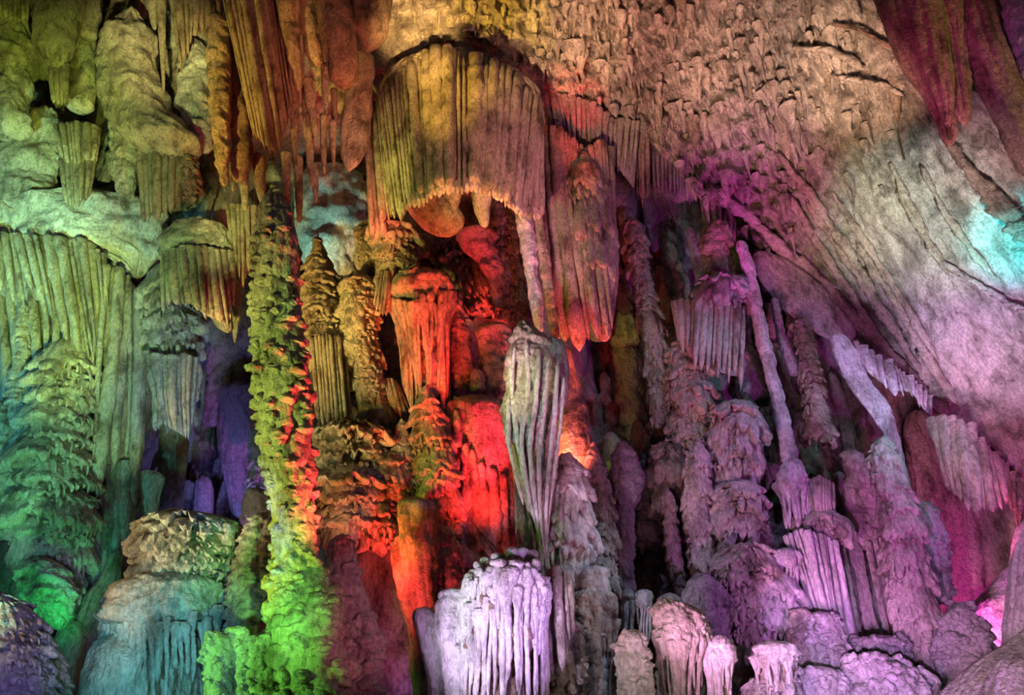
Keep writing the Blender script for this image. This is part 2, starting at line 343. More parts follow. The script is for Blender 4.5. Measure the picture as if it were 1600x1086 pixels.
def body(rows, D, thick=.8, style='flow', sd=0, dens=2.2, k=None, shrink=1.0, **kw):
    """a closed body whose outline follows ROWS (y, left, right), elliptical in plan, its surface worked by STYLE"""
    r = np.array(rows, float); y0, y1 = r[0, 0], r[-1, 0]
    wmax = (r[:, 2] - r[:, 1]).max()
    if wmax > 110: dens *= 1.4                       # broad masses need no finer mesh
    nv = int(np.clip((y1 - y0) / dens, 14, 330)); nf = int(np.clip(wmax * 1.35 / dens, 12, 300)); nb = max(6, nf // 4)
    yy = np.linspace(y0, y1, nv)
    cl = pchip(r[:, 0], (r[:, 1] + r[:, 2]) / 2, yy); hw = pchip(r[:, 0], (r[:, 2] - r[:, 1]) / 2, yy) * shrink
    e = min(.3, .5 * wmax * .5 / (y1 - y0)); v = np.linspace(0, 1, nv)
    rnd = np.sqrt(np.maximum(.0025, 1 - (1 - np.clip(v / e, 0, 1)) ** 2)) * np.sqrt(np.maximum(.0025, 1 - (1 - np.clip((1 - v) / e, 0, 1)) ** 2))
    hw = hw * rnd
    Cc = P(cl, yy, D); K = kpx(yy, D); a = hw * K; b = a * thick
    A = P(cl + 1, yy, D) - Cc; A /= np.linalg.norm(A, axis=1)[:, None]
    th = np.concatenate([np.linspace(math.pi, 2 * math.pi, nf, endpoint=False), np.linspace(0, math.pi, nb, endpoint=False)])
    ct, s_ = np.cos(th), np.sin(th)
    hm = max(3.0, float(hw.mean()))
    seg = hm * np.sqrt(s_ ** 2 + (thick * ct) ** 2); dth = np.concatenate([np.full(nf, math.pi / nf), np.full(nb, math.pi / nb)])
    S = np.cumsum(seg * dth); S = np.broadcast_to(S, (nv, len(th))); H = np.broadcast_to((yy - y0)[:, None], S.shape)
    d = ST[style](S, H, sd=sd, **kw) * np.clip(hw / 14, .12, 1)[:, None] * K[:, None]
    nx = ct[None, :]; ny = s_[None, :] / thick; nl = np.sqrt(nx ** 2 + ny ** 2); nx = nx / nl; ny = ny / nl
    V = Cc[:, None, :] + A[:, None, :] * (a[:, None] * ct + d * nx)[..., None]
    V[..., 1] += b[:, None] * s_ + d * ny
    V[..., 2] += 0
    return V.reshape(-1, 3), gridq(nv, len(th))

def base_of(rows, D, hang=False):
    r = rows[0] if hang else rows[-1]
    return P((r[1] + r[2]) / 2, r[0], D)

def mass(name, label, cat, rows, D, mat='cream', group=None, hang=False, **kw):
    v, q = body(rows, D, **kw)
    return tag(link(name, v, q, mat, base=base_of(rows, D, hang)), label, cat, group)

def strand(pts, wid, D, dep=.9, nu=11, nv=26, sd=0, tip=.14, top=.03, rough=.15):
    """a tapering strand of calcite along pixel points PTS (x, y), WID half widths in pixels, D depths"""
    p = np.array(pts, float); n = len(p); t = np.linspace(0, 1, n); tq = np.linspace(0, 1, nv)
    x = pchip(t, p[:, 0], tq); y = pchip(t, p[:, 1], tq); d = pchip(t, np.broadcast_to(D, n), tq)
    w_ = pchip(np.linspace(0, 1, len(wid)), wid, tq)
    w_ = w_ * np.sqrt(np.maximum(.004, 1 - (1 - np.clip((1 - tq) / tip, 0, 1)) ** 2)) * np.sqrt(np.maximum(.02, 1 - (1 - np.clip(tq / top, 0, 1)) ** 2))
    Cc = P(x, y, d); K = kpx(y, d); a = w_ * K
    th = np.linspace(0, 2 * math.pi, nu, endpoint=False); ct, s_ = np.cos(th), np.sin(th)
    TH = np.broadcast_to(th[None, :], (nv, nu)); LL = np.broadcast_to(np.linspace(0, np.hypot(*(p[-1] - p[0])), nv)[:, None], (nv, nu))
    cx_, sy_ = np.cos(TH) * 1.3, np.sin(TH) * 1.3
    nz = 1 + rough * noise2(cx_ + LL / 13, sy_ + LL / 9, sd) + .8 * rough * noise2(cx_ * 2 + LL / 5, LL / 4.5 + sy_ * 2, sd + 3) + 1.3 * rough * noise2(TH * 0, LL / 24, sd + 5)
    V = np.repeat(Cc[:, None, :], nu, 1); V[..., 0] += a[:, None] * ct * nz; V[..., 1] += a[:, None] * s_ * dep * nz
    return V.reshape(-1, 3), gridq(nv, nu)

def poly(pl, t):
    p = np.array(pl, float); s = np.concatenate([[0], np.cumsum(np.hypot(*np.diff(p, axis=0).T))]); s /= s[-1]
    return np.interp(t, s, p[:, 0]), np.interp(t, s, p[:, 1])

def curtain(name, label, cat, top, bot, D, n, mat='cream', bulge=.5, belly=.15, thick=.35, jit=.06, sd=0, group=None, parent=None, part='fold',
            fat=1.15, tip=.12, taper=(1, 1, .8), mid=None, dep=1.1, back=True, wob=.0, irr=.55, nv=26, gap=.10, roll=0.0, stag=.05, top_round=.03, v0=.01):
    """a hanging sheet of N folds, each fold a part; TOP and BOT are pixel polylines, BULGE metres bow out towards the viewer"""
    rs = np.random.RandomState(sd + 11)
    tx, ty = poly(top, [.5])
    root = parent if parent is not None else thing(name, label, cat, P(tx[0], ty[0], D), group)
    ws = 1 + irr * (rs.rand(n) * 2 - 1); e = np.concatenate([[0], np.cumsum(ws)]) / ws.sum(); tc = (e[1:] + e[:-1]) / 2
    def dep_at(t, v): return D - bulge * np.sin(np.pi * np.clip(t, .02, .98)) ** .8 * (.55 + .45 * v) - belly * np.sin(np.pi * min(1, max(0, v)) * .9) + roll * max(0, 1 - v / .14) ** 2
    if back:
        nt, nb = 26, 18; tt = np.linspace(.0, 1, nt); vv = np.linspace(v0, .95, nb)
        X0, Y0 = poly(top, tt); X1, Y1 = poly(bot, tt)
        X = X0 + (X1 - X0) * vv[:, None]; Y = Y0 + (Y1 - Y0) * vv[:, None]
        DD = np.array([[dep_at(t, v) for t in tt] for v in vv]) + gap
        f = P(X, Y, DD); g = P(X, Y, DD + thick)
        V = np.concatenate([f, g[:, ::-1]], 1)
        link('backing', V.reshape(-1, 3), gridq(nb, nt * 2), mat, root)
    for i in range(n):
        t = tc[i]; x0, y0 = poly(top, [t]); x1, y1 = poly(bot, [t]); L = 1 + jit * (rs.rand() * 2 - 1)
        xa, ya = poly(top, [e[i], e[i + 1]]); xb, yb = poly(bot, [e[i], e[i + 1]])
        w0 = max(2.2, abs(xa[1] - xa[0]) / 2) * fat; w1 = max(1.8, abs(xb[1] - xb[0]) / 2) * fat
        pts, ds = [], []
        ph = rs.rand() * 6.28; dz = stag * (rs.rand() * 2 - 1)
        for v in (0, .07, .2, .4, .6, .8, 1):
            vl = v * L
            xx = x0[0] + (x1[0] - x0[0]) * vl; yy = y0[0] + (y1[0] - y0[0]) * vl
            if mid: xx += mid * math.sin(math.pi * min(v, 1)) * (1 - 2 * abs(t - .5))
            xx += wob * math.sin(ph + v * 5)
            pts.append((xx, yy)); ds.append(dep_at(t, vl) + dz)
        f_ = .8 + .45 * rs.rand(); w0 *= f_; w1 *= f_
        wv = [w0 * taper[0], (w0 + w1) / 2 * taper[1], w1 * taper[2]]
        v_, q_ = strand(pts, wv, ds, dep=dep, sd=sd + i, tip=tip, nv=nv, top=top_round)
        link(part, v_, q_, mat, root)
    return root

def skirt(rows, D, ya, yb, thick, sd, fr, nfl, fl, dens=2.05):
    """one drip-fringed tier of a stacked column between image heights ya and yb"""
    r = np.array(rows, float); h = yb - ya; rs = np.random.RandomState(sd % 9973)
    hwm = np.interp((ya + yb) / 2, r[:, 0], (r[:, 2] - r[:, 1]) / 2)
    nf = int(np.clip(hwm * 2.9 / dens, 16, 220)); nb = max(8, nf // 5)
    th = np.concatenate([np.linspace(math.pi, 2 * math.pi, nf, endpoint=False), np.linspace(0, math.pi, nb, endpoint=False)])
    prof = [(-.36, .38), (-.20, .62), (-.08, .74), (.03, .82), (.14, .87), (.26, .91), (.38, .95), (.50, .99), (.61, 1.03), (.71, 1.07), (.80, 1.11), (.88, 1.14), (.95, 1.15), (1.02, 1.11), (1.06, 1.0), (1.02, .84), (.93, .62)]
    nv = len(prof); nu = len(th); tv = np.array([p[0] for p in prof]); mv = np.array([p[1] for p in prof])
    S = np.broadcast_to(th * hwm, (nv, nu)) + 31 * (sd % 50); ct, s_ = np.cos(th), np.sin(th)
    wcell = 2 * math.pi * hwm / nfl
    q = S / wcell + .6 * noise2(S / (2.2 * wcell), S * 0 + sd % 97, sd % 50)
    qi = np.floor(q).astype(int); ln = _T[qi & 255, (sd * 3) & 255]
    rb = ridge(q); lob = noise2(S / (3.0 * wcell), S * 0 + 3.3, sd % 60 + 1) + .6 * noise2(S / (7 * wcell), S * 0 + 1.3, sd % 60 + 4)
    tt = np.clip(tv, 0, 1.1)[:, None]
    tilt = .16 * h * (rs.rand() * 2 - 1)
    Y = ya + h * tv[:, None] + (fr * (1.15 * rb - .7 + 1.0 * ln + .9 * lob)) * tt ** 1.8 + tilt * np.cos(th)[None, :] + 2.5 * noise2(S / 14, tt * 3 + S * 0, sd % 40)
    X0 = np.interp(Y, r[:, 0], (r[:, 1] + r[:, 2]) / 2) + hwm * .10 * (rs.rand() * 2 - 1); HW = np.interp(Y, r[:, 0], (r[:, 2] - r[:, 1]) / 2) * (.92 + .2 * rs.rand())
    m = mv[:, None] + (fl * (rb - .5 + .35 * ln) / hwm * (.25 + np.sqrt(tt))) + .13 * lob * (.3 + tt) + 2.2 / hwm * noise2(S / 9, Y / 7, sd % 30 + 2) + 1.2 / hwm * noise2(S / 4, Y / 4, sd % 30 + 5)
    Cc = P(X0, Y, D); K = kpx(Y, D)
    V = Cc.copy(); V[..., 0] += HW * K * m * ct; V[..., 1] += HW * K * m * s_ * thick
    return V.reshape(-1, 3), gridq(nv, nu)

def tiers(name, label, cat, rows, D, n, mat='cream', thick=.85, fr=11, fl=6.5, flw=9.5, sd=0, group=None, core='flow', part='tier', irr=.5, parent=None, **kw):
    """a column or stalagmite of N stacked drip-fringed tiers round a core"""
    rs = np.random.RandomState(sd + 5); n = int(math.ceil(n * 1.3))
    root = parent if parent is not None else thing(name, label, cat, base_of(rows, D), group)
    v, q = body(rows, D, thick=thick, style=core, sd=sd, shrink=.76, dens=3.8)
    link('core', v, q, mat, root)
    y0, y1 = rows[0][0], min(rows[-1][0], 1120)
    e = np.concatenate([[0], np.cumsum(1 + irr * (rs.rand(n) * 2 - 1))]); e = y0 + (y1 - y0) * e / e[-1]
    r = np.array(rows, float)
    for i in range(n):
        hw = np.interp((e[i] + e[i + 1]) / 2, r[:, 0], (r[:, 2] - r[:, 1]) / 2)
        v, q = skirt(rows, D, e[i] + (2 if i == 0 else -2), e[i + 1], thick, sd * 7 + i, min(fr * 1.5, hw * .55), max(6, int(2 * math.pi * hw / (flw * 1.1))), min(fl, hw * .26))
        link(part, v, q, mat, root)
        if hw > 13 and e[i] < 1090:
            V, Q, off = [], [], 0; h = e[i + 1] - e[i]; nd = int(hw / 3.2)
            for j in range(nd):
                th = math.pi * (1 + (j + .2 + .6 * rs.rand()) / nd); y0 = e[i] + h * (.35 + .45 * rs.rand()); y1 = e[i + 1] + h * (-.1 + .75 * rs.rand() ** 2)
                pts, ds = [], []
                for v_, m_ in ((0, .98), (.3, 1.10), (.6, 1.13), (1, 1.05)):
                    y = y0 + (y1 - y0) * v_; h_ = np.interp(y, r[:, 0], (r[:, 2] - r[:, 1]) / 2); c_ = np.interp(y, r[:, 0], (r[:, 2] + r[:, 1]) / 2)
                    pts.append((c_ + h_ * m_ * math.cos(th) + 2 * (rs.rand() - .5), y)); ds.append(D + h_ * m_ * math.sin(th) * thick * float(kpx(y, D)))
                w0 = 1.7 + 2.2 * rs.rand() ** 1.5
                v, q = strand(pts, [w0 * .8, w0 * 1.3, w0, w0 * .6], ds, sd=j + i, nv=9, nu=6, tip=.25); V.append(v); Q.append(q + off); off += len(v)
            if V: o = link('drip_fringe', np.concatenate(V), np.concatenate(Q), mat, root); o['kind'] = 'stuff'
    return root

def mushroom(name, label, cat, cap, foot, D, nd, mat='cream', thick=.85, sd=0, group=None, capstyle='flow', spread=.97, wd=3.2, stem=None, capkw={}, jit=.15, foot_w=.45):
    """a domed cap whose lower edge runs down in ND drips that gather towards FOOT (y, left, right)"""
    rs = np.random.RandomState(sd + 3)
    root = thing(name, label, cat, P((foot[1] + foot[2]) / 2, foot[0], D), group)
    v, q = body(cap, D, thick=thick, style=capstyle, sd=sd, **capkw); link('cap', v, q, mat, root)
    yb, xl, xr = cap[-1]; yl, cl, cr = cap[-2]
    st_rows = [(yl - 6, cl + (cr - cl) * .18, cr - (cr - cl) * .18), ((yl + foot[0]) / 2, (cl * .5 + foot[1] * .5) + (cr - cl) * .12, (cr * .5 + foot[2] * .5) - (cr - cl) * .12), foot]
    v, q = body(st_rows, D + .05, thick=thick * .9, style='flow', sd=sd + 1, w=8, dens=3.0); link('stem', v, q, 'tan' if mat in ('white', 'cream') else mat, root)
    k = kpx(yb, D)
    yt = cap[0][0]; cx = (cl + cr) / 2; hw = (cr - cl) / 2; fx = (foot[1] + foot[2]) / 2; fh = (foot[2] - foot[1]) / 2
    yend = min(foot[0], 1130)
    capr = np.array(cap, float)
    for i in range(int(nd * 1.5)):
        u = -1 + 2 * (i + .5 + .6 * (rs.rand() - .5)) / (nd * 1.5); ph = u * 1.5
        long_ = rs.rand() < .6
        y0 = yt + (yl - yt) * (.45 + .55 * rs.rand()) if i % 2 else yl - 8 * rs.rand()
        y1 = yend - (yend - yl) * jit * rs.rand() if long_ else yl + (yend - yl) * (.15 + .45 * rs.rand())
        h0 = np.interp(y0, capr[:, 0], (capr[:, 2] - capr[:, 1]) / 2) * spread; c0 = np.interp(y0, capr[:, 0], (capr[:, 2] + capr[:, 1]) / 2)
        def at(v):
            y = y0 + (y1 - y0) * v; g = np.clip((y - yl) / max(1, foot[0] - yl), 0, 1) ** .7
            if y < yl: hh = np.interp(y, capr[:, 0], (capr[:, 2] - capr[:, 1]) / 2) * spread; cc = np.interp(y, capr[:, 0], (capr[:, 2] + capr[:, 1]) / 2)
            else: hh = hw * spread * (1 - g) + fh * g; cc = cx * (1 - g) + fx * g
            return cc + hh * math.sin(ph), y, D - hh * k * thick * math.cos(ph) * 1.0
        wb = 7 * (rs.rand() - .5); wf = 4 + 3 * rs.rand(); pp = rs.rand() * 6
        pts, ds = [], []
        for v_ in (0, .08, .2, .35, .5, .65, .8, 1):
            x_, y_, z_ = at(v_); pts.append((x_ + wb * v_ + 1.6 * math.sin(pp + wf * v_), y_)); ds.append(z_ + .02)
        w0 = wd * (.6 + .9 * rs.rand() ** 1.4)
        v, q = strand(pts, [w0 * 1.7, w0 * 2.0, w0 * 1.25, w0, w0 * .9, w0 * (foot_w + .5 * rs.rand())], ds, sd=sd + i, nv=34, nu=9, rough=.2)
        link('drip', v, q, mat, root)
    return root

# lobes of knobbly stalagmites: five shapes, copied
_knob = []
def knob_mesh(i):
    nv, nu = 20, 28; ph = np.linspace(0.02, math.pi - .02, nv)[:, None]; th = np.linspace(0, 2 * math.pi, nu, endpoint=False)[None, :]
    x = np.sin(ph) * np.cos(th); y = np.sin(ph) * np.sin(th); z = np.cos(ph) + 0 * th
    n = 1 + .22 * noise2(x * 1.6 + 5 * i, z * 1.6 + y, i) + .14 * noise2(x * 3.5 + 2 * i, z * 3.5 - y * 3, i + 3) - .18 * np.clip(z, 0, 1)
    n = n + .10 * noise2(x * 7 + i, z * 7 - y * 6, i + 7) + .05 * noise2(x * 15 + i, z * 15 - y * 12, i + 9)
    z = z - .25 * (x * x + y * y)
    return np.stack([x * n, y * n, z * n], -1).reshape(-1, 3), gridq(nv, nu)
def knobbly(name, label, cat, rows, D, nk, mat='green_grey', thick=.85, size=(7, 13), sd=0, group=None, ymax=1110, fall=1.0, squash=.8, **kw):
    """a stalagmite crusted with drooping lobes, every lobe a part"""
    rs = np.random.RandomState(sd + 9); root = thing(name, label, cat, base_of(rows, D), group)
    v, q = body(rows, D, thick=thick, style='knob', sd=sd, shrink=.93, **dict(dict(dens=2.6), **kw)); link('core', v, q, mat, root)
    r = np.array(rows, float); y0 = r[0, 0] + 6; y1 = min(r[-1, 0], ymax)
    wsum = np.interp(np.linspace(y0, y1, 60), r[:, 0], r[:, 2] - r[:, 1]); cdf = np.cumsum(wsum) / wsum.sum()
    for i in range(nk):
        yy = np.interp((i + rs.rand()) / nk, cdf, np.linspace(y0, y1, 60)); th = math.pi * 1.5 + (rs.rand() - .5) * 3.5
        hw = np.interp(yy, r[:, 0], (r[:, 2] - r[:, 1]) / 2); cx = np.interp(yy, r[:, 0], (r[:, 2] + r[:, 1]) / 2)
        K = float(kpx(yy, D)); s = (size[0] + (size[1] - size[0]) * rs.rand() ** 1.5) * float(np.clip(hw / 38, .75, 1.6)) * min(1, hw / 22 + .3)
        p = P(cx, yy, D) + np.array([math.cos(th) * hw * K, math.sin(th) * hw * K * thick, 0]) * (1.0 - .12 * s / max(hw, 1))
        key = (i % 5, mat)
        me = next((m for k_, m in _knob if k_ == key), None)
        if me is None:
            vv, qq = knob_mesh(i % 5); o = link('knob', vv + np.array(root['_o']), qq, mat, root); me = o.data; _knob.append((key, me))
        else:
            o = bpy.data.objects.new('knob', me); C.objects.link(o); o.parent = root
        o.location = p - np.array(root['_o']); o.rotation_euler = ((rs.rand() - .5) * .7, (rs.rand() - .5) * .7, rs.rand() * 6.28)
        o.scale = (s * K * (.9 + .4 * rs.rand()), s * K * (.9 + .4 * rs.rand()), s * K * squash * (.8 + .5 * rs.rand()))
    return root

def stal(label, rows, D, mat='tan', style='stal', thick=.85, sd=0, group=None, name='stalactite', cat='stalactite', **kw):
    return mass(name, label, cat, rows, D, mat, group, hang=True, style=style, thick=thick, sd=sd, **kw)

# ------------------------------------------------------------------ the cave: back wall, ceiling, right wall, floor
def lean(px, py):                                   # columns of rock are plumb: follow world-vertical lines in the picture
    return 720 + (px - 720) * 2100.0 / (py + 1560)
def wall_disp(X, Y):
    U = lean(X, Y)
    d = 11 * fbm(U / 62, Y / 120, 3, 3) + 5.5 * (ridge(U / 21 + 1.1 * noise2(U / 60, Y / 150, 4)) - .6)
    d += 9 * (drips(U, Y, 26, 60, 11) - .35) + 5 * (drips(U, Y, 11, 30, 13) - .35)
    d += 4.0 * (cells(U / 19, Y / 27, 6) - .4) + 2.4 * (cells(U / 8, Y / 9, 8) - .4) + 1.5 * noise2(U / 5, Y / 6, 9)
    return d
def build_wall():
    xs = np.arange(-330, 1960, 4.5); ys = np.arange(-260, 1290, 4.5)
    X, Y = np.meshgrid(xs, ys)
    gx = np.arange(-330, 1990, 18.0); gy = np.arange(-260, 1310, 18.0); GX, GY = np.meshgrid(gx, gy); G = WALL(GX, GY)
    ix = np.clip((X + 330) / 18, 0, len(gx) - 1.001); iy = np.clip((Y + 260) / 18, 0, len(gy) - 1.001)
    a = ix.astype(int); b = iy.astype(int); fx = ix - a; fy = iy - b
    D = (G[b, a] * (1 - fx) + G[b, a + 1] * fx) * (1 - fy) + (G[b + 1, a] * (1 - fx) + G[b + 1, a + 1] * fx) * fy
    D = D - kpx(Y, D) * wall_disp(X, Y)
    o = link('wall_back', P(X, Y, D), gridq(len(ys), len(xs), False), 'wall', base=P(800, 1250, 13.5)); o['kind'] = 'structure'
    o['label'] = 'rough limestone back wall of the cave behind the formations'
    return o
wall_back = build_wall()

_cx = np.array(CEDGE, float)
def cedge(px): return np.interp(px, _cx[:, 0], _cx[:, 1])
def ceil_disp(X, Y):
    U = lean(X, Y); V = Y + .55 * X                                       # strata dip to the right
    nub = np.clip((1330 - X) / 150, 0, 1) * np.clip((X - 640) / 120, 0, 1)  # fretted part over the middle
    smooth = np.clip((X - 1330) / 100, 0, 1) * np.clip((Y - 230) / 80, 0, 1)
    d = 13 * fbm(U / 85, V / 90, 21, 3) * (1 - .5 * smooth)
    d += (22 * drips(U, Y, 16, 38, 23) + 13 * drips(U, Y, 8, 18, 25) + 6 * cells(U / 15, Y / 26, 24) - 26 * np.clip(cells(U / 30, V / 26, 26) - .72, 0, 1) / .28 - 10) * (.25 + .75 * nub) * (1 - .75 * smooth)
    rib = ridge((X - 1500) / 46 - (Y - 300) / 62 + .8 * noise2(X / 70, Y / 70, 27))
    d += 7 * (rib - .6) * np.clip((X - 1080) / 100, 0, 1) * (1 - .4 * smooth)
    d += 2.6 * noise2(X / 12, Y / 12, 28) + 1.4 * noise2(X / 5, Y / 5, 29)
    cr = np.abs(noise2(X / 90 + .2 * noise2(X / 20, Y / 20, 31), Y / 45 - X / 160, 30)); d -= 5 * np.clip(1 - cr / .05, 0, 1) * smooth
    return d
def ceil_D(px, py):
    D = CEIL(px, py); return D - kpx(py, D) * ceil_disp(np.asarray(px, float), np.asarray(py, float))
def build_ceiling():
    xs = np.arange(-320, 1950, 4.0); e = cedge(xs); nt = 215
    e = e + 7 * fbm(xs / 34, xs * 0, 41, 3)
    t = np.linspace(0, 1, nt)[:, None]; Y = -430 + (e[None, :] + 430) * (1 - (1 - t) ** 1.25)
    X = np.broadcast_to(xs, Y.shape)
    gx = np.arange(-320, 1990, 20.0); gy = np.arange(-440, 960, 20.0); GX, GY = np.meshgrid(gx, gy); G = CEIL(GX, GY)
    ix = np.clip((X + 320) / 20, 0, len(gx) - 1.001); iy = np.clip((Y + 440) / 20, 0, len(gy) - 1.001)
    a = ix.astype(int); b = iy.astype(int); fx = ix - a; fy = iy - b
    D = (G[b, a] * (1 - fx) + G[b, a + 1] * fx) * (1 - fy) + (G[b + 1, a] * (1 - fx) + G[b + 1, a + 1] * fx) * fy
    D = D - kpx(Y, D) * ceil_disp(X, Y)
    # the lip turns back into the rock
    Xl = np.stack([X[-1]] * 4); Yl = np.stack([Y[-1] + q for q in (3, 2, -6, -14)]); Dl = np.stack([D[-1] + q for q in (.15, .5, 1.3, 2.6)])
    X = np.concatenate([X, Xl]); Y = np.concatenate([Y, Yl]); D = np.concatenate([D, Dl])
    V = P(X, Y, D).reshape(-1, 3); q = gridq(X.shape[0], len(xs), False)
    qc = q[:, 0]; right = (X.ravel()[qc] > 1335) & (Y.ravel()[qc] > 225 + 6 * np.sin(X.ravel()[qc] / 20))
    out = []
    for nm, sel, lb in (('ceiling', ~right, 'fretted limestone ceiling sloping down to the right'), ('wall_right', right, 'pale smooth cracked rock wall under the ceiling slope')):
        qq = q[sel]; u, inv = np.unique(qq, return_inverse=True)
        o = link(nm, V[u], inv.reshape(-1, 4), 'cream' if nm == 'wall_right' else 'wall', base=P(1000, 100, 13) if nm == 'ceiling' else P(1480, 500, 12))
        o['kind'] = 'structure'; o['label'] = lb; out.append(o)
    return out
ceiling, wall_right = build_ceiling()
ORG(ceiling, ceiling.location); ORG(wall_right, wall_right.location)

def build_floor():
    x = np.arange(-16, 16.1, .2); y = np.arange(-3, 20.1, .2); X, Y = np.meshgrid(x, y)
    Z = .9 * np.clip((Y - 3.2) / 1.6, 0, 1) + .12 * fbm(X / 1.3, Y / 1.3, 51, 4)
    Z = Z - .15
    o = link('floor', np.stack([X, Y, Z], -1), gridq(len(y), len(x), False), 'wall', base=(0, 8, 0)); o['kind'] = 'structure'
    o['label'] = 'uneven rock floor below the formations'
build_floor()

# small stalactites fringing the ceiling: 280 of them one by one, the finest ones together
def cone_mesh(sd, nu=8, nv=9):
    t = np.linspace(0, 1, nv)[:, None]; th = np.linspace(0, 2 * math.pi, nu, endpoint=False)[None, :]
    r = (1 - t) ** .75 * (1 + .28 * noise2(np.cos(th) * 1.2 + sd * 3 + 0 * t, t * 4 + np.sin(th), sd)) + .02
    wob = .25 * noise2(t * 2.2 + sd * 5, t * 0, sd + 1)
    return np.stack([r * np.cos(th) + wob, r * np.sin(th), -t + 0 * th], -1).reshape(-1, 3), gridq(nv, nu)
def ceiling_fringe():
    rs = np.random.RandomState(3)
    zones = [((640, 1000), (-25, 55), 40), ((820, 1330), (-20, 120), 130), ((930, 1260), (90, 215), 90), ((1130, 1400), (150, 330), 30), ((1060, 1250), (225, 400), 34)]
    protos = []; k = 0; o = None
    for (xa, xb), (ya, yb), n in zones:
        for i in range(n):
            x = xa + (xb - xa) * rs.rand(); y = ya + (yb - ya) * rs.rand()
            if y > cedge(x) - 12 or (x < 830 and y > 30): continue
            D = float(ceil_D(x, y)); K = float(kpx(y, D)); p = P(x, y, D - .08)
            if len(protos) < 8:
                v, q = cone_mesh(len(protos)); o = link('stalactite', v + np.array(ceiling['_o']), q, 'cream', ceiling); protos.append(o.data)
            else:
                o = bpy.data.objects.new('stalactite', protos[k % 8]); C.objects.link(o); o.parent = ceiling
            k += 1
            w_ = (3.5 + 5.5 * rs.rand() ** 1.6) * K; h = (18 + 36 * rs.rand() ** 1.6) * K
            if rs.rand() < .12: w_ *= 1.7; h *= 1.6
            o.location = p - np.array(ceiling['_o']); o.scale = (w_ * 1.2, w_, h)
            o.rotation_euler = (.12 * (rs.rand() - .5), .2 * (rs.rand() - .5), rs.rand() * 6.28)
    # the finest drips, past counting
    V, Q = [], []; off = 0
    for i in range(1500):
        x = 640 + 760 * rs.rand(); y = -25 + 330 * rs.rand()
        if y > cedge(x) - 5: continue
        D = float(CEIL(x, y)); D -= float(kpx(y, D) * ceil_disp(np.array([x]), np.array([y]))[0]); K = float(kpx(y, D)); p = P(x, y, D + .03)
        v, q = cone_mesh(i % 8, 6, 5); w_ = (1.6 + 2.2 * rs.rand()) * K; h = (7 + 12 * rs.rand()) * K
        V.append(v * (w_, w_, h) + p); Q.append(q + off); off += len(v)
    o = link('fine_stalactites', np.concatenate(V), np.concatenate(Q), 'cream', ceiling); o['kind'] = 'stuff'
ceiling_fringe()

# minor columns and strands standing out of the back wall: pieces of it
def wall_columns():
    ORG(wall_back, wall_back.location); rs = np.random.RandomState(21)
    zones = [((880, 1340), (300, 980), 105), ((0, 260), (420, 960), 22), ((480, 640), (420, 800), 22), ((560, 860), (560, 1000), 16), ((1150, 1420), (560, 1000), 26), ((-40, 330), (20, 330), 26), ((860, 1120), (220, 420), 26), ((280, 420), (520, 820), 16)]
    for (xa, xb), (ya, yb), n in zones:
        for i in range(n):
            x = xa + (xb - xa) * rs.rand(); y = ya + (yb - ya) * rs.rand(); h = 50 + 130 * rs.rand() ** 1.5; w_ = 7 + 14 * rs.rand() ** 1.5
            if y - h / 2 < cedge(x) + 25 and x > 560: continue
            D = float(WALL(x, y)) - .1 - .25 * rs.rand(); dx = (x - 720) / (y + 1560) * h / 2; hang = rs.rand() < .45
            f0, f1 = (1.1, .5) if hang else (.45, 1.15)
            rows = [(y - h / 2, x - dx - w_ * f0, x - dx + w_ * f0), (y - h * .2, x - dx * .4 - w_ * .9, x - dx * .4 + w_), (y + h * .2, x + dx * .4 - w_, x + dx * .4 + w_ * .9), (y + h / 2, x + dx - w_ * f1, x + dx + w_ * f1)]
            v, q = body(rows, D, style='flow' if i % 3 else 'stal', sd=i, dens=3.4, thick=.8)
            link('drip_column', v, q, 'wall', wall_back)
wall_columns()

# ================================================================== the formations
B = 1255                                            # image height of the floor line, below the frame
def wd(px, py, off): return float(WALL(px, py)) - off

# ---- the great fluted canopy in the middle
def canopy():
    D = 11.6
    root = thing('drapery', 'huge fluted canopy of stone hanging in the middle with a pale frilled lower rim', 'stone canopy', P(715, 100, D))
    top = [(583,166),(588,143),(596,126),(611,110),(630,98),(656,84),(676,75),(702,71),(726,83),(765,91),(793,100),(820,126),(840,138),(848,178)]
    bot = [(592,344),(606,349),(626,336),(640,318),(659,315),(673,303),(692,294),(719,297),(745,291),(772,303),(792,317),(812,332),(832,337),(851,332)]
    curtain('', '', '', top, bot, D, 33, 'tan', bulge=1.5, belly=.2, thick=.9, jit=.03, sd=4, parent=root, fat=1.2, tip=.06, taper=(.8, 1.05, 1.0), dep=1.0, irr=.7, nv=46, roll=.45, stag=.07, top_round=.004, v0=.14)
    v, q = body([(74,692,722),(90,640,768),(112,610,804),(150,588,842),(200,588,850),(240,592,850)], D, thick=.34, style='stal', sd=7, w=13, a=3); link('dome', v, q, 'tan', root)
    rs = np.random.RandomState(1)
    for i in range(34):                              # frilled drips along the rim
        t = .12 + .86 * (i + .5) / 34; x, y = poly(bot, [t]); k = 3 + 4 * rs.rand()
        dd = D - 1.42 * math.sin(math.pi * t) ** .8 - .1
        v, q = strand([(x[0] - 1, y[0] - 16), (x[0], y[0] - 4), (x[0] + 1, y[0] + 5 + 7 * rs.rand())], [k, k * .95, k * .6], [dd, dd, dd + .05], sd=i, nv=9, nu=8, tip=.3)
        link('drip', v, q, 'cream', root)
canopy()
curtain('drapery', 'orange pillar-like fold running down the left flank of the great fluted canopy', 'stone drapery', [(570,170),(582,172)], [(576,372),(606,374)], 11.9, 3, 'tan', bulge=.1, sd=2, jit=.02)
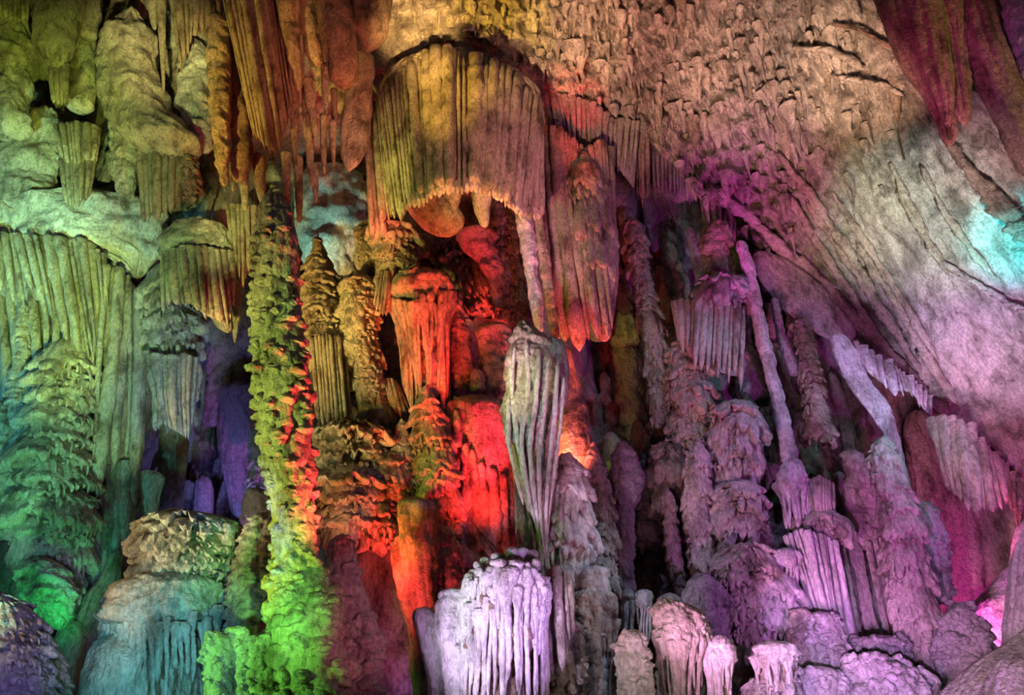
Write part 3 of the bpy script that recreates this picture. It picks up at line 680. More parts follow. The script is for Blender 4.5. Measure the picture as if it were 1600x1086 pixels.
stal('thick stone tongue hanging under the left of the fluted canopy', [(300,632,704),(322,636,714),(340,648,722),(355,662,722),(370,680,716)], 11.6, 'tan', 'smooth', thick=.6, sd=3)
stal('short pale green lump hanging under the middle of the fluted canopy', [(285,738,766),(310,739,767),(335,744,766),(356,752,763)], 11.6, 'cream', 'smooth', sd=4)
stal('small pointed flap of rock between the two lumps under the canopy', [(288,684,718),(305,692,718),(318,702,716),(328,710,714)], 11.4, 'tan', 'smooth', sd=5)
mass('rock_ledge', 'orange rock ledge bridging the red hollow below the canopy', 'rock ledge', [(355,722,772),(372,714,774),(388,722,778),(410,748,782),(450,765,786),(480,772,788)], 13.2, 'tan', style='rock', thick=.7, sd=6, w=22, a=4)

# ---- the red hollow
for i, (rows, lb, n) in enumerate([
    ([(300,766,800),(340,768,812),(400,772,816),(450,778,822),(500,786,826)], 'dark red tiered column at the right of the red hollow, beside the pale post', 8),
    ([(364,664,744),(385,656,752),(408,662,750)], 'upper red drip-edged bank of flowstone at the back of the red hollow', 2),
    ([(404,684,764),(430,676,784),(462,690,790),(492,712,796)], 'lower red bank of flowstone sloping to the right in the red hollow', 3)]):
    tiers('flowstone', lb, 'flowstone', rows, wd((rows[1][1] + rows[1][2]) / 2, rows[1][0], .7), n, 'tan', sd=20 + i, flw=8, fr=7)
mass('column', 'red column rising behind the short lump under the canopy', 'stone column', [(300,752,772),(360,762,784),(420,772,792),(480,780,806),(510,792,822)], 14.2, 'tan', style='flow', sd=23)

# ---- orange column and fans left of the hollow
tiers('column', 'orange drip-covered column under the left flank of the canopy', 'stone column', [(338,578,612),(365,582,642),(395,590,648),(430,594,650)], 12.6, 5, 'tan', sd=26, fr=8, flw=7)
tiers('column', 'bright yellow lumpy pillar behind the orange drip-covered column', 'stone column', [(350,560,580),(372,557,594),(400,560,602),(440,568,606)], 13.3, 5, 'ochre', sd=27)
curtain('drapery', 'yellow fan-shaped drapery left of the red dripstone mushroom', 'stone drapery', [(592,428),(602,422),(616,426)], [(582,475),(596,494),(613,490)], 12.4, 6, 'tan', bulge=.25, sd=28, taper=(1, 1, .6))
mushroom('flowstone', 'red dripstone mushroom with long strands left of the dark gap', 'flowstone', [(426,636,688),(440,616,704),(458,606,712),(474,610,708),(482,618,700)], (630,640,700), 12.4, 15, 'tan', sd=29, wd=3.4, spread=.98)
curtain('drapery', 'yellow curtain of strands below the left of the red dripstone mushroom', 'stone drapery', [(620,508),(640,504),(655,510)], [(628,600),(648,668),(660,640)], 12.5, 7, 'ochre', bulge=.25, sd=30, taper=(1.1, .9, .6))
for i, (x, lb) in enumerate([(675, 'olive spindle-shaped dripstone hanging left of the mauve spindle'), (691, 'mauve spindle-shaped dripstone with a knot halfway down')]):
    mass('dripstone', lb, 'dripstone', [(480, x-18+i*2, x-10+i*2), (540, x-9, x-3), (556+i*0, x-9-2*(1-i), x+4+2*(1-i)), (575, x-7, x+6), (605, x-4, x+5), (640+i*0, x-2+i*2, x+3+i*2)], 12.2, 'tan', style='smooth', sd=31 + i, a=1.2)
mass('column', 'red and brown square-topped column right of the spindles', 'stone column', [(462,698,722),(490,699,727),(540,702,732),(600,708,742),(622,712,744)], 13.0, 'tan', style='flow', sd=33)
mass('column', 'narrow orange column right behind the mauve spindle', 'stone column', [(478,680,698),(540,688,700),(600,692,704),(628,695,704)], 12.8, 'ochre', style='stal', sd=34, w=6)
mass('boulder', 'big bright red rock right of the dark gap', 'rock mass', [(503,762,786),(520,744,798),(560,748,802),(610,752,804),(650,756,806),(720,770,808)], 12.9, 'tan', style='rock', sd=35, w=30, a=5, thick=.7)
mass('stalagmite', 'tiny dark knob standing in front of the big bright red rock', 'stalagmite', [(575,738,750),(590,736,756),(612,734,760)], 12.7, 'tan', style='knob', sd=36)

# ---- the lit red panel
def panel():
    D = 12.4; root = thing('flowstone', 'glowing pink-red slab of flowstone with ragged dripping foot', 'flowstone', P(750, 860, D))
    v, q = body([(618,692,800),(640,690,800),(680,694,800),(720,700,802),(760,706,804),(790,716,806),(820,735,806),(850,770,806),(878,785,805)], D, thick=.42, style='stal', sd=40, w=19, a=2.2); link('slab', v, q, 'tan', root)
    for i, (x, y0, y1, w_) in enumerate([(712,640,700,9),(726,690,798,9),(738,700,800,8),(752,720,812,9),(770,730,850,10),(786,740,872,8),(700,650,716,7),(745,640,700,6)]):
        v, q = strand([(x, y0), (x + 3, (y0 + y1) / 2), (x + 6, y1)], [w_ * .6, w_, w_ * .8], D - .30 + .015 * i, sd=i, rough=.25); link('drip', v, q, 'tan', root)
panel()
tiers('stalagmite', 'pinkish red pointed stalagmite left of the glowing red slab', 'stalagmite', [(610,657,671),(640,650,686),(680,646,699),(720,649,708),(770,656,714),(830,668,716)], 12.0, 9, 'tan', sd=41, fr=5, flw=7)
tiers('stalagmite', 'yellow-white knobbed stalagmite in front of the tiered yellow mounds', 'stalagmite', [(658,622,634),(670,619,636),(690,613,640),(720,606,648),(770,600,652),(800,606,650)], 12.1, 6, 'cream', sd=42)
tiers('flowstone', 'red drip-fringed mass at the foot of the pinkish red stalagmite', 'flowstone', [(730,668,712),(770,676,724),(820,690,748),(870,706,770),(920,700,780)], 12.6, 5, 'tan', sd=43)
mass('boulder', 'tall red-fronted rock with grey shoulder rising in front of the red wall', 'rock mass', [(776,632,662),(795,622,684),(840,624,684),(880,628,684),(930,640,680),(1000,655,684),(B,668,688)], 11.2, 'tan', style='smooth', sd=44, a=4)
mass('boulder', 'low red rock leaning on the left of the tall red-fronted rock', 'rock mass', [(835,615,634),(870,612,640),(930,622,650),(1000,640,668),(B,650,676)], 11.4, 'tan', style='smooth', sd=45, a=4)
mass('boulder', 'dim grey rock right of the tall red-fronted rock', 'rock mass', [(818,680,696),(850,672,712),(900,668,722),(960,664,728),(B,664,728)], 11.6, 'grey', style='flow', sd=46)
mass('boulder', 'arched red rock over the dark blue hole', 'rock mass', [(850,690,730),(880,702,756),(920,716,772),(980,722,776),(B,722,776)], 12.2, 'tan', style='rock', sd=47, w=30, a=5)

# ---- tiered yellow columns left of centre
tiers('column', 'tall tiered yellow column with a pointed spike on top', 'stone column', [(370,492,499),(392,488,507),(412,484,514),(440,478,522),(470,474,530),(520,474,536),(560,480,548)], 13.0, 13, 'ochre', sd=50, fr=6, flw=8)
tiers('column', 'tiered yellow column standing right of the spiked one', 'stone column', [(428,548,572),(446,537,581),(480,537,583),(540,541,587),(600,555,596),(640,563,601),(672,568,603)], 12.7, 14, 'ochre', sd=51, fr=6, flw=8)
curtain('drapery', 'yellow curtain of long strands below the spiked column', 'stone drapery', [(484,528),(510,520),(540,528)], [(494,660),(520,668),(552,662)], 12.7, 9, 'ochre', bulge=.4, sd=52, taper=(1, .8, .9))
curtain('drapery', 'small olive drapery hanging beside the right yellow column', 'stone drapery', [(598,592),(612,590),(622,600)], [(612,640),(634,664),(648,650)], 12.9, 5, 'tan', bulge=.2, sd=53)
mass('stalagmite', 'small round yellow knob between the yellow columns', 'stalagmite', [(651,536,548),(662,533,551),(672,535,549)], 12.1, 'ochre', style='smooth', sd=54)
tiers('flowstone', 'rounded yellow flowstone mound under the spiked column', 'flowstone', [(664,512,588),(682,495,606),(704,488,608),(730,490,604)], 12.2, 3, 'ochre', sd=55, fr=7, flw=8)
tiers('flowstone', 'second yellow-orange flowstone mound beside the green stalagmite', 'flowstone', [(722,510,562),(744,492,586),(775,488,606),(800,490,600)], 12.0, 3, 'ochre', sd=56, fr=7, flw=8)
tiers('flowstone', 'yellow flowstone mound right of the second yellow-orange mound', 'flowstone', [(706,592,624),(730,574,640),(765,572,646),(795,580,640)], 12.1, 4, 'ochre', sd=57, fr=6, flw=8)
tiers('flowstone', 'red-orange drip-edged mound low beside the green stalagmite', 'flowstone', [(765,500,570),(790,490,590),(830,490,592),(850,500,590)], 11.9, 3, 'tan', sd=58, fr=7, flw=8)
tiers('flowstone', 'red knobbly mound above the plain red wall', 'flowstone', [(772,568,604),(795,556,614),(830,556,622),(850,566,620)], 11.9, 3, 'tan', sd=59, fr=5, flw=9)
mass('rock_cliff', 'plain dark red rock face falling to the violet mist', 'rock mass', [(830,500,640),(870,505,660),(950,520,690),(1050,540,720),(B,540,740)], 12.8, 'tan', style='rock', sd=60, w=60, a=8, thick=.35)

# ---- the knobbly green stalagmite in front
knobbly('stalagmite', 'tall slender knobbly stalagmite, green on its left and red on its right side', 'stalagmite',
    [(288,424,431),(310,416,440),(340,405,452),(380,399,462),(420,397,466),(470,396,469),(520,395,474),(580,398,482),(640,405,487),(700,412,489),(760,420,491),(820,427,493),(860,430,494),(900,424,512),(950,420,534),(1000,424,541),(1050,430,546),(B,430,560)],
    8.9, 250, 'green_grey', size=(6, 12), sd=70, dens=2.4)
knobbly('stalagmite', 'broad lilac knobbly stalagmite right behind the green one', 'stalagmite', [(834,524,548),(860,516,556),(900,514,562),(940,514,574),(980,512,588),(1020,508,595),(1060,505,592),(B,500,595)], 9.5, 60, 'grey', size=(6, 14), sd=71)
for i, (rows, lb) in enumerate([
    ([(985,326,350),(1010,317,364),(1050,320,358),(1100,322,364),(B,322,372)], 'bright green lobe of rock farthest left at the foot of the tall knobbly stalagmite'),
    ([(978,354,388),(1000,350,392),(1040,358,388),(1100,360,388),(B,360,390)], 'vivid green knobby stump between two other green stumps'),
    ([(990,394,424),(1015,386,434),(1050,384,440),(1100,382,446),(B,380,452)], 'yellow-green stump touching the foot of the tall knobbly stalagmite')]):
    knobbly('stalagmite', lb, 'stalagmite', rows, 8.6 + .1 * i, 26, 'green_grey', size=(6, 12), sd=72 + i, group='green stumps at the foot of the knobbly stalagmite')
mass('flowstone', 'pale yellow wrinkled mound left of the green stalagmite', 'flowstone', [(800,400,432),(816,389,434),(850,372,436),(900,362,432),(940,356,424),(975,352,410),(1010,350,400),(B,350,400)], 10.0, 'cream', style='flow', sd=75, w=11, a=3, T=16)

# ---- upper left: what hangs from the ceiling
UL = 'stalactites hanging in the upper left'
stal('broad blunt olive stalactite in the top left corner', [(-60,42,142),(0,47,133),(30,52,122),(60,54,112),(85,62,104),(112,76,100)], 11.2, 'tan', 'rock', sd=80, w=40, a=5, group=UL)
curtain('drapery', 'little striped fringe under the broad blunt stalactite', 'stone drapery', [(74,100),(108,100)], [(80,158),(106,164)], 11.3, 5, 'tan', bulge=.15, sd=81)
mass('column', 'crusty green column along the left edge of the picture', 'stone column', [(20,-20,46),(60,-20,52),(130,-20,47),(215,-20,44)], 11.8, 'cream', style='rock', sd=82, w=24, a=6)
curtain('drapery', 'short fringe of drips in the very top left corner', 'stone drapery', [(-15,-12),(46,-12)], [(-12,26),(44,34)], 11.3, 8, 'tan', bulge=.1, sd=83)
mass('column', 'lumpy green column left of the black cleft', 'stone column', [(-40,128,158),(20,122,152),(70,110,146),(130,113,146),(172,100,142)], 12.0, 'cream', style='knob', sd=84, w=14, a=5)
mass('column', 'smooth rock rib rising out of the picture left of the black cleft', 'stone column', [(-50,134,160),(20,130,156),(60,122,148)], 11.6, 'tan', style='smooth', sd=85)
curtain('drapery', 'upper tier of the fluted stone fan on the left wall', 'stone drapery', [(82,196),(120,190),(158,200)], [(94,252),(120,256),(152,252)], 12.2, 9, 'tan', bulge=.45, sd=86, group='two tiers of the stone fan')
curtain('drapery', 'lower tier of the fluted stone fan on the left wall', 'stone drapery', [(92,250),(118,246),(150,252)], [(100,318),(122,322),(140,310)], 12.1, 8, 'tan', bulge=.4, sd=87, group='two tiers of the stone fan')
mass('flowstone', 'green-lit crust of rock below the left column, beside the fan', 'rock mass', [(170,40,100),(210,20,96),(260,-10,92),(310,-10,90),(350,10,110)], 12.5, 'cream', style='rock', sd=88, w=30, a=6, thick=.5)
mass('boulder', 'large lumpy olive rock hanging between the black cleft and the yellow stalactite', 'rock mass', [(10,198,214),(38,184,236),(60,163,246),(95,153,250),(135,152,254),(165,160,264),(200,176,292),(228,206,322),(244,240,318)], 11.7, 'cream', style='rock', sd=89, w=36, a=8, thick=.6)
mass('boulder', 'pale pitted hollow of rock beside the yellow stalactite', 'rock mass', [(60,282,318),(90,276,328),(150,278,332),(210,290,334),(240,300,332)], 12.0, 'white', style='rock', sd=90, w=22, a=6, thick=.5)
mass('column', 'green crust of rock hanging under the lumpy olive rock', 'rock mass', [(165,170,200),(200,168,214),(250,175,218),(290,180,214),(330,188,206)], 12.2, 'cream', style='rock', sd=91, w=22, a=5, thick=.6)
curtain('drapery', 'olive fringe of thick strands under the lumpy rock', 'stone drapery', [(214,232),(262,226),(290,236)], [(220,345),(240,340),(262,336),(284,335)], 12.0, 7, 'tan', bulge=.3, sd=92)
tiers('column', 'small layered olive lump beside the thick olive fringe', 'stone column', [(236,276,300),(262,274,308),(300,278,310),(322,288,302)], 11.9, 6, 'tan', sd=93, fr=5, flw=8)
stal('thin needle stalactite hanging left of the curled fringe', [(-50,242,263),(0,245,261),(60,248,259),(100,251,258),(158,255,257.5)], 11.3, 'tan', sd=94, group=UL, w=7, a=1)
stal('short bent stalactite at the top left of the thin needle', [(-50,228,246),(0,230,246),(30,234,245),(48,239,245)], 11.4, 'tan', sd=95, group=UL, w=7, a=1)
curtain('drapery', 'curled fringe of ochre strands at the top, over the pale pitted hollow', 'stone drapery', [(262,-20),(345,-20)], [(284,122),(300,60),(318,48),(332,40),(348,28)], 11.1, 9, 'ochre', bulge=.2, sd=96, jit=.1, taper=(1, .9, .5))
stal('straight thick yellow stalactite beside the pale hollow', [(28,326,356),(45,323,360),(120,326,361),(200,331,360),(250,336,359),(292,346,355)], 11.0, 'ochre', 'rock', sd=97, w=16, a=3, group=UL)
stal('brown stalactite just right of the straight yellow one', [(0,356,378),(100,358,385),(180,360,392),(240,362,394),(285,364,380)], 11.3, 'brown', 'smooth', sd=98, group=UL)
curtain('drapery', 'long ribbed brown drapery ending in a point over the green stalagmite', 'stone drapery', [(342,-25),(415,-25)], [(396,215),(412,236),(432,252),(448,226)], 10.6, 8, 'ochre', bulge=.3, sd=99, taper=(1, 1, .6), jit=.03)
curtain('drapery', 'narrow ribbed drapery right of the long pointed one', 'stone drapery', [(412,-25),(440,-25)], [(442,224),(452,205),(462,140)], 10.9, 4, 'brown', bulge=.2, sd=100, taper=(1, 1, .6))
stal('short brown stalactite with a yellow edge in the top row', [(-50,430,468),(0,432,470),(60,442,469),(110,452,474),(142,463,470)], 10.6, 'brown', 'smooth', sd=101, group=UL)
stal('twisted ochre stalactite between two brown ones', [(-50,464,492),(0,467,492),(40,471,501),(80,478,504),(104,490,504)], 10.8, 'ochre', 'smooth', sd=102, group=UL)
stal('widest dark brown stalactite with a blunt ragged end', [(-50,486,552),(0,490,550),(50,498,555),(100,510,558),(122,515,553),(138,524,545)], 10.3, 'brown', 'smooth', sd=103, group=UL)
stal('dark red-brown stalactite in the top row beside the bare orange ceiling', [(-50,544,614),(0,547,611),(30,553,607),(55,558,600),(70,564,588),(84,568,574)], 10.4, 'brown', 'smooth', sd=104, group=UL)
stal('light yellow stalactite with a jagged lower edge', [(122,468,488),(160,478,493),(200,487,497),(230,491,496)], 11.2, 'ochre', 'rock', sd=105, w=12, a=3, group=UL)
stal('broad flat-ended greenish stalactite left of the canopy', [(80,546,582),(150,537,581),(200,532,579),(240,533,571),(268,541,549)], 11.4, 'tan', 'smooth', sd=106, group=UL, thick=.5)
for i, (x, y0, y1, w_, lb) in enumerate([
    (460,150,258,14,'dark red stalactite hanging below the short brown one'), (484,190,292,16,'dark red stalactite under the light yellow one'),
    (508,110,190,13,'ochre stalactite under the twisted one'), (522,150,208,10,'small knobby ochre stalactite under the widest brown one'),
    (505,190,272,13,'thin red stalactite right of the dark red one'), (545,120,180,12,'ochre drip at the corner of the widest brown stalactite'),
    (380,240,330,17,'short yellow stalactite left of the tip of the green stalagmite'), (405,252,318,20,'stubby yellow stalactite just over the green stalagmite'),
    (448,250,338,14,'yellow stalactite right of the tip of the green stalagmite'), (466,255,348,15,'longest low yellow stalactite right of the green stalagmite'),
    (492,268,318,12,'small yellow stalactite against the white rock'), (362,250,300,12,'stumpy olive stalactite under the brown drapery'),
    (520,200,262,11,'slim red stalactite before the greenish flat-ended one'), (476,140,220,9,'thin red drip behind the light yellow stalactite')]):
    stal(lb, [(y0 - 12, x - w_ * .55, x + w_ * .5), ((y0 + y1) / 2, x - w_ * .4, x + w_ * .45), (y1 - 8, x - w_ * .1, x + w_ * .35), (y1, x + w_ * .05, x + w_ * .25)], 11.3 + .08 * (i % 4), ['brown', 'ochre', 'tan'][i % 3] if i < 6 else 'ochre', 'smooth', sd=110 + i, group='small stalactites over the green stalagmite')
mass('rock_shelf', 'white-lit rock behind the tip of the green stalagmite', 'rock mass', [(255,470,560),(300,466,575),(350,462,576),(400,470,560),(440,490,556)], 15.2, 'white', style='rock', sd=126, w=30, a=7, thick=.4)
mass('rock_shelf', 'pale green-white shelf of rock above the left drapery', 'rock mass', [(300,30,240),(325,-20,262),(355,-20,266),(385,-20,262),(410,150,250),(435,196,236)], 12.6, 'white', style='rock', sd=127, w=36, a=9, thick=.25)

# ---- left: the great drapery and what stands below it
curtain('drapery', 'row of short pointed drips along the top of the great left drapery', 'stone drapery', [(-20,362),(60,368),(130,372),(168,400)], [(-14,450),(28,488),(60,470),(92,520),(146,585),(170,470)], 12.2, 15, 'cream', bulge=.35, sd=130, taper=(1.1, .9, .5), jit=.2, tip=.3, fat=.95, gap=.25, stag=.1)
curtain('drapery', 'great yellow-green drapery of long ribs on the left wall', 'stone drapery', [(-10,430),(80,440),(150,408),(190,416),(224,462)], [(0,640),(60,690),(110,640),(146,748),(190,742),(226,716)], 12.4, 19, 'cream', bulge=.45, sd=131, taper=(.9, 1.1, .9), jit=.09, irr=.85, wob=3, fat=.78, gap=.3, stag=.12)
tiers('column', 'broad stacked green column under the great left drapery', 'stone column', [(545,72,140),(600,52,146),(660,38,146),(720,26,142),(780,20,146),(830,18,142),(880,28,132),(925,60,126)], 12.0, 9, 'cream', sd=132, fr=7, flw=11)
tiers('column', 'narrow stacked column at the left edge below the pointed drips', 'stone column', [(480,28,50),(560,22,48),(640,14,52),(705,26,60)], 12.1, 9, 'cream', sd=133, fr=4)
mass('rock', 'turquoise-lit rock at the left edge beside the stacked column', 'rock mass', [(625,-20,14),(660,-20,22),(720,-20,28),(775,-20,26)], 12.1, 'cream', style='rock', sd=134, w=18, a=4)
curtain('drapery', 'dark ribbed columns under the ragged hem of the great left drapery', 'stone drapery', [(142,728),(180,722),(216,716)], [(128,950),(150,960),(182,930),(208,900)], 12.6, 7, 'grey', bulge=.3, sd=135, taper=(1, 1, 1.1))
mass('rock', 'mossy rock glowing bright green in the lower left', 'rock mass', [(868,34,84),(895,28,108),(925,28,120),(955,44,114),(985,78,108)], 11.4, 'green_grey', style='rock', sd=136, w=14, a=6)
mass('rock', 'sloping root of rock running down beside the green glowing rock', 'rock mass', [(860,176,196),(900,160,190),(940,132,184),(985,118,170),(1030,120,160)], 12.0, 'tan', style='stal', sd=137)
mass('rock', 'emerald green rock column behind the small turquoise stalagmite', 'rock mass', [(968,92,128),(1010,90,136),(1060,90,140),(B,90,142)], 11.8, 'cream', style='smooth', sd=138)
tiers('stalagmite', 'purple rounded stalagmite in the bottom left corner', 'stalagmite', [(930,-20,22),(948,-20,46),(975,-20,64),(1010,-20,76),(1050,-20,80),(B,-20,84)], 9.2, 6, 'grey', sd=139, fr=6, flw=10)
tiers('stalagmite', 'small turquoise stalagmite beside the purple one', 'stalagmite', [(1012,80,92),(1040,74,101),(1086,70,111),(B,66,114)], 9.6, 4, 'cream', sd=140, fr=4)
mushroom('flowstone', 'fluted shell-like canopy of stone with a notched hem', 'flowstone', [(346,300,345),(362,272,362),(384,256,368),(404,250,370),(420,254,366)], (520,345,366), 12.0, 3, 'cream', sd=141, thick=.7, wd=3)
curtain('drapery', 'fluted hem hanging from the shell-like canopy', 'stone drapery', [(251,398),(280,386),(320,384),(368,396)], [(252,490),(270,472),(298,478),(318,496),(344,510),(356,512),(366,470)], 11.6, 12, 'cream', bulge=.4, sd=142, taper=(1, 1, .7), jit=.05)
tiers('column', 'wrinkled grey-green column below the shell-like canopy', 'stone column', [(425,232,282),(470,224,306),(520,222,312),(555,226,312),(600,232,306),(650,246,300)], 12.4, 6, 'cream', sd=143, fr=9, flw=8)
curtain('drapery', 'blue-grey hanging drapery gathering to a point below the wrinkled column', 'stone drapery', [(224,548),(255,556),(290,552),(312,560)], [(244,640),(268,676),(290,690),(302,664)], 12.0, 8, 'cream', bulge=.4, sd=144, taper=(1, .9, .7), mid=-4)
curtain('drapery', 'yellow drapery hanging left of the green stalagmite, over the blue recess', 'stone drapery', [(352,322),(375,318),(402,324)], [(362,385),(377,456),(392,424),(402,380)], 11.8, 6, 'ochre', bulge=.25, sd=145, taper=(1, .9, .5))
stal('small drooping turquoise stalactite over the blue recess', [(438,358,382),(480,362,378),(520,364,371),(536,366,368)], 12.6, 'cream', 'smooth', sd=146)
mass('rock_fin', 'thin pale blade of rock edged in white beside the blue recess', 'rock blade', [(734,206,256),(752,208,258),(772,212,252),(800,220,246),(830,228,234)], 12.6, 'white', style='smooth', sd=147, thick=.3)
mass('column', 'blue fluted column behind the pale blade', 'stone column', [(640,252,292),(700,250,292),(760,248,288),(810,244,286)], 13.4, 'grey', style='stal', sd=148)
mass('column', 'thin dark blue column at the left of the blue recess', 'stone column', [(490,298,318),(560,300,322),(640,302,318),(680,304,314)], 13.6, 'grey', style='stal', sd=149, w=7)
mass('column', 'wide purple column hanging at the back of the blue recess', 'stone column', [(600,345,412),(660,342,410),(720,346,400),(780,358,396),(810,364,392)], 16.2, 'grey', style='stal', sd=150, w=10)
tiers('column', 'violet tiered column in the recess right beside the green stalagmite', 'stone column', [(610,396,420),(680,394,420),(740,390,424),(790,388,430)], 14.5, 8, 'grey', sd=151)
mass('stalagmite', 'small blue stalagmite deep in the recess', 'stalagmite', [(738,314,322),(755,308,330),(790,304,334),(830,302,336)], 15.5, 'grey', style='stal', sd=152, w=6)
mass('rock', 'bright blue rock at the foot of the green stalagmite, in the recess', 'rock mass', [(762,388,420),(780,380,432),(805,378,436),(830,376,436)], 13.4, 'grey', style='rock', sd=153, w=18, a=4)
# the teal mound
tiers('flowstone', 'crusty upper cap of the grey-green mound with a yellow overhanging lip', 'flowstone', [(804,246,342),(818,230,364),(845,222,370),(875,218,372),(900,222,366),(918,228,352)], 10.4, 4, 'cream', sd=160, fr=8, flw=9)
mushroom('flowstone', 'great teal dome of flowstone dripping with long strands, bottom left', 'flowstone', [(896,210,352),(915,190,358),(945,172,354),(975,158,350),(992,166,348)], (B,150,350), 10.2, 17, 'cream', sd=161, wd=4, jit=.25, capkw=dict(w=11, a=3))
mass('flowstone', 'smooth teal boulder bulging at the left foot of the teal dome', 'flowstone', [(985,150,240),(1010,142,262),(1045,136,280),(1090,130,285),(B,124,290)], 10.0, 'cream', style='smooth', sd=162, a=4)
mass('stalagmite', 'little pale stub on top of the crusty cap', 'stalagmite', [(816,350,360),(830,348,364),(855,347,366)], 10.0, 'cream', style='knob', sd=163, w=9, a=3)

# ---- centre right: the purple curtain and the pale posts
mass('post', 'pale speckled stone post under the right end of the canopy', 'stone column', [(325,806,830),(345,809,831),(380,814,834),(420,820,839),(480,830,847),(520,838,850)], 11.9, 'white', style='flow', sd=170, w=9, a=1.6)
mass('post', 'thin yellow post right of the pale speckled post', 'stone column', [(325,834,847),(380,840,854),(440,848,863),(500,856,872),(536,864,874)], 11.9, 'ochre', style='flow', sd=171, w=8, a=1.4)
curtain('drapery', 'tall mauve drapery of heavy folds right of the canopy, its tips lit red', 'stone drapery', [(848,210),(868,192),(890,210),(915,230),(940,215),(958,235)], [(874,535),(888,542),(906,548),(920,548),(926,508),(942,534),(952,530),(966,425)], 12.4, 15, 'tan', bulge=.55, sd=172, taper=(.9, 1.05, .9), jit=.05, irr=.7, nv=30)
tiers('column', 'mauve dome-topped lump standing out of the tall mauve drapery', 'stone column', [(252,898,926),(268,890,936),(300,888,942),(360,896,948),(420,905,950)], 12.0, 3, 'tan', sd=173, fr=8, flw=9)
mass('dripstone', 'bulging mauve lobe low on the right of the tall mauve drapery', 'stone column', [(355,930,955),(385,925,966),(430,928,966),(480,932,960),(534,934,952)], 12.0, 'tan', style='stal', sd=174)
curtain('drapery', 'spiky pink and red fringe under the ceiling right of the canopy', 'stone drapery', [(848,142),(880,150),(920,158),(955,186),(1000,190)], [(858,215),(884,205),(905,250),(925,235),(945,280),(962,262),(990,300)], 12.9, 17, 'cream', bulge=.2, sd=175, taper=(1.2, .8, .35), jit=.25, tip=.4)
curtain('drapery', 'long red-lit pair of stalactite folds right of the pink fringe', 'stone drapery', [(984,190),(1000,188),(1014,196)], [(990,300),(1004,318),(1016,312)], 13.4, 5, 'tan', bulge=.2, sd=176, taper=(1.1, .9, .4), tip=.4)
curtain('drapery', 'fine purple fringe along the pink ceiling edge', 'stone drapery', [(1016,226),(1040,236),(1075,254),(1098,272)], [(1020,300),(1042,315),(1060,322),(1080,312),(1102,300)], 13.8, 13, 'grey', bulge=.15, sd=177, taper=(1.1, .7, .35), jit=.2, tip=.4)
curtain('drapery', 'short dark fringe above the dark opening on the right', 'stone drapery', [(1090,285),(1130,320),(1150,345)], [(1098,350),(1120,360),(1150,385)], 14.0, 7, 'tan', bulge=.15, sd=178, taper=(1.1, .7, .35), jit=.3, tip=.4)

# ---- the ribbed pale stalagmite and its neighbours
def ribbed():
    D = 10.8; root = thing('stalagmite', 'tall grey-white stalagmite with ribbon-like ribs tapering to a thin stalk', 'stalagmite', P(850, B, D))
    v, q = body([(500,806,826),(520,800,846),(545,797,868),(580,793,882),(620,790,880),(660,790,873),(700,800,868),(740,808,865),(780,820,857),(820,836,852),(870,843,856),(960,845,858),(B,845,860)], D, thick=.75, style='flow', sd=180, w=10, a=2.4); link('core', v, q, 'cream', root)
    v, q = body([(526,856,872),(545,850,882),(580,852,884),(640,860,880)], D - .1, style='knob', sd=181, w=14, a=3); link('head', v, q, 'grey', root)
    for i, (pts, w_) in enumerate([([(805,540),(800,600),(808,680),(822,760),(842,830)],4), ([(822,530),(826,600),(815,690),(826,770),(846,850)],4), ([(842,548),(838,620),(828,700),(836,780),(848,860)],4.5),
            ([(858,560),(850,640),(842,720),(844,800),(851,870)],3.5), ([(872,565),(866,650),(858,730),(853,810),(852,880)],4), ([(881,590),(876,660),(866,740),(858,800),(854,850)],3), ([(795,620),(794,680),(806,740),(818,790)],4)]):
        v, q = strand(pts, [w_ * .8, w_, w_, w_ * .8, w_ * .6], D - .46 + .09 * abs(i - 3) / 3 * 2, sd=i, nv=34); link('rib', v, q, 'white', root)
ribbed()
curtain('drapery', 'twisted red sheet left of the thin stalk of the ribbed stalagmite', 'stone drapery', [(800,690),(815,740)], [(806,850),(842,880)], 11.4, 4, 'tan', bulge=.1, sd=182)
mass('stalagmite', 'smooth orange-red sheet of rock behind the ribbed stalagmite', 'stalagmite', [(540,880,890),(580,878,900),(620,872,914),(660,868,922),(700,866,926),(735,868,926)], 12.2, 'tan', style='smooth', sd=183, a=2)
tiers('stalagmite', 'purple-grey stalagmite with drip-covered knobs right of the thin stalk', 'stalagmite', [(715,868,898),(740,862,914),(790,856,919),(830,853,921),(865,856,926),(900,860,916),(940,862,910)], 11.2, 6, 'white', sd=184, fr=9, flw=9)
tiers('stalagmite', 'pinkish tapering stalagmite behind the purple-grey one', 'stalagmite', [(698,918,932),(730,916,944),(790,915,955),(850,917,961),(930,920,962)], 11.9, 8, 'cream', sd=185, fr=6, flw=8)
mass('stalagmite', 'dim grey pointed stalagmite right of the pinkish tapering one', 'stalagmite', [(688,968,980),(720,958,994),(760,955,1000),(800,960,988),(860,962,990),(930,964,992)], 12.6, 'grey', style='flow', sd=186)
for i, (rows, lb) in enumerate([([(690,1004,1012),(760,996,1020),(860,990,1030)], 'dim column right of the grey pointed stalagmite')]):
    tiers('column', lb, 'stone column', rows, 14.2, 8, 'grey', sd=187 + i)

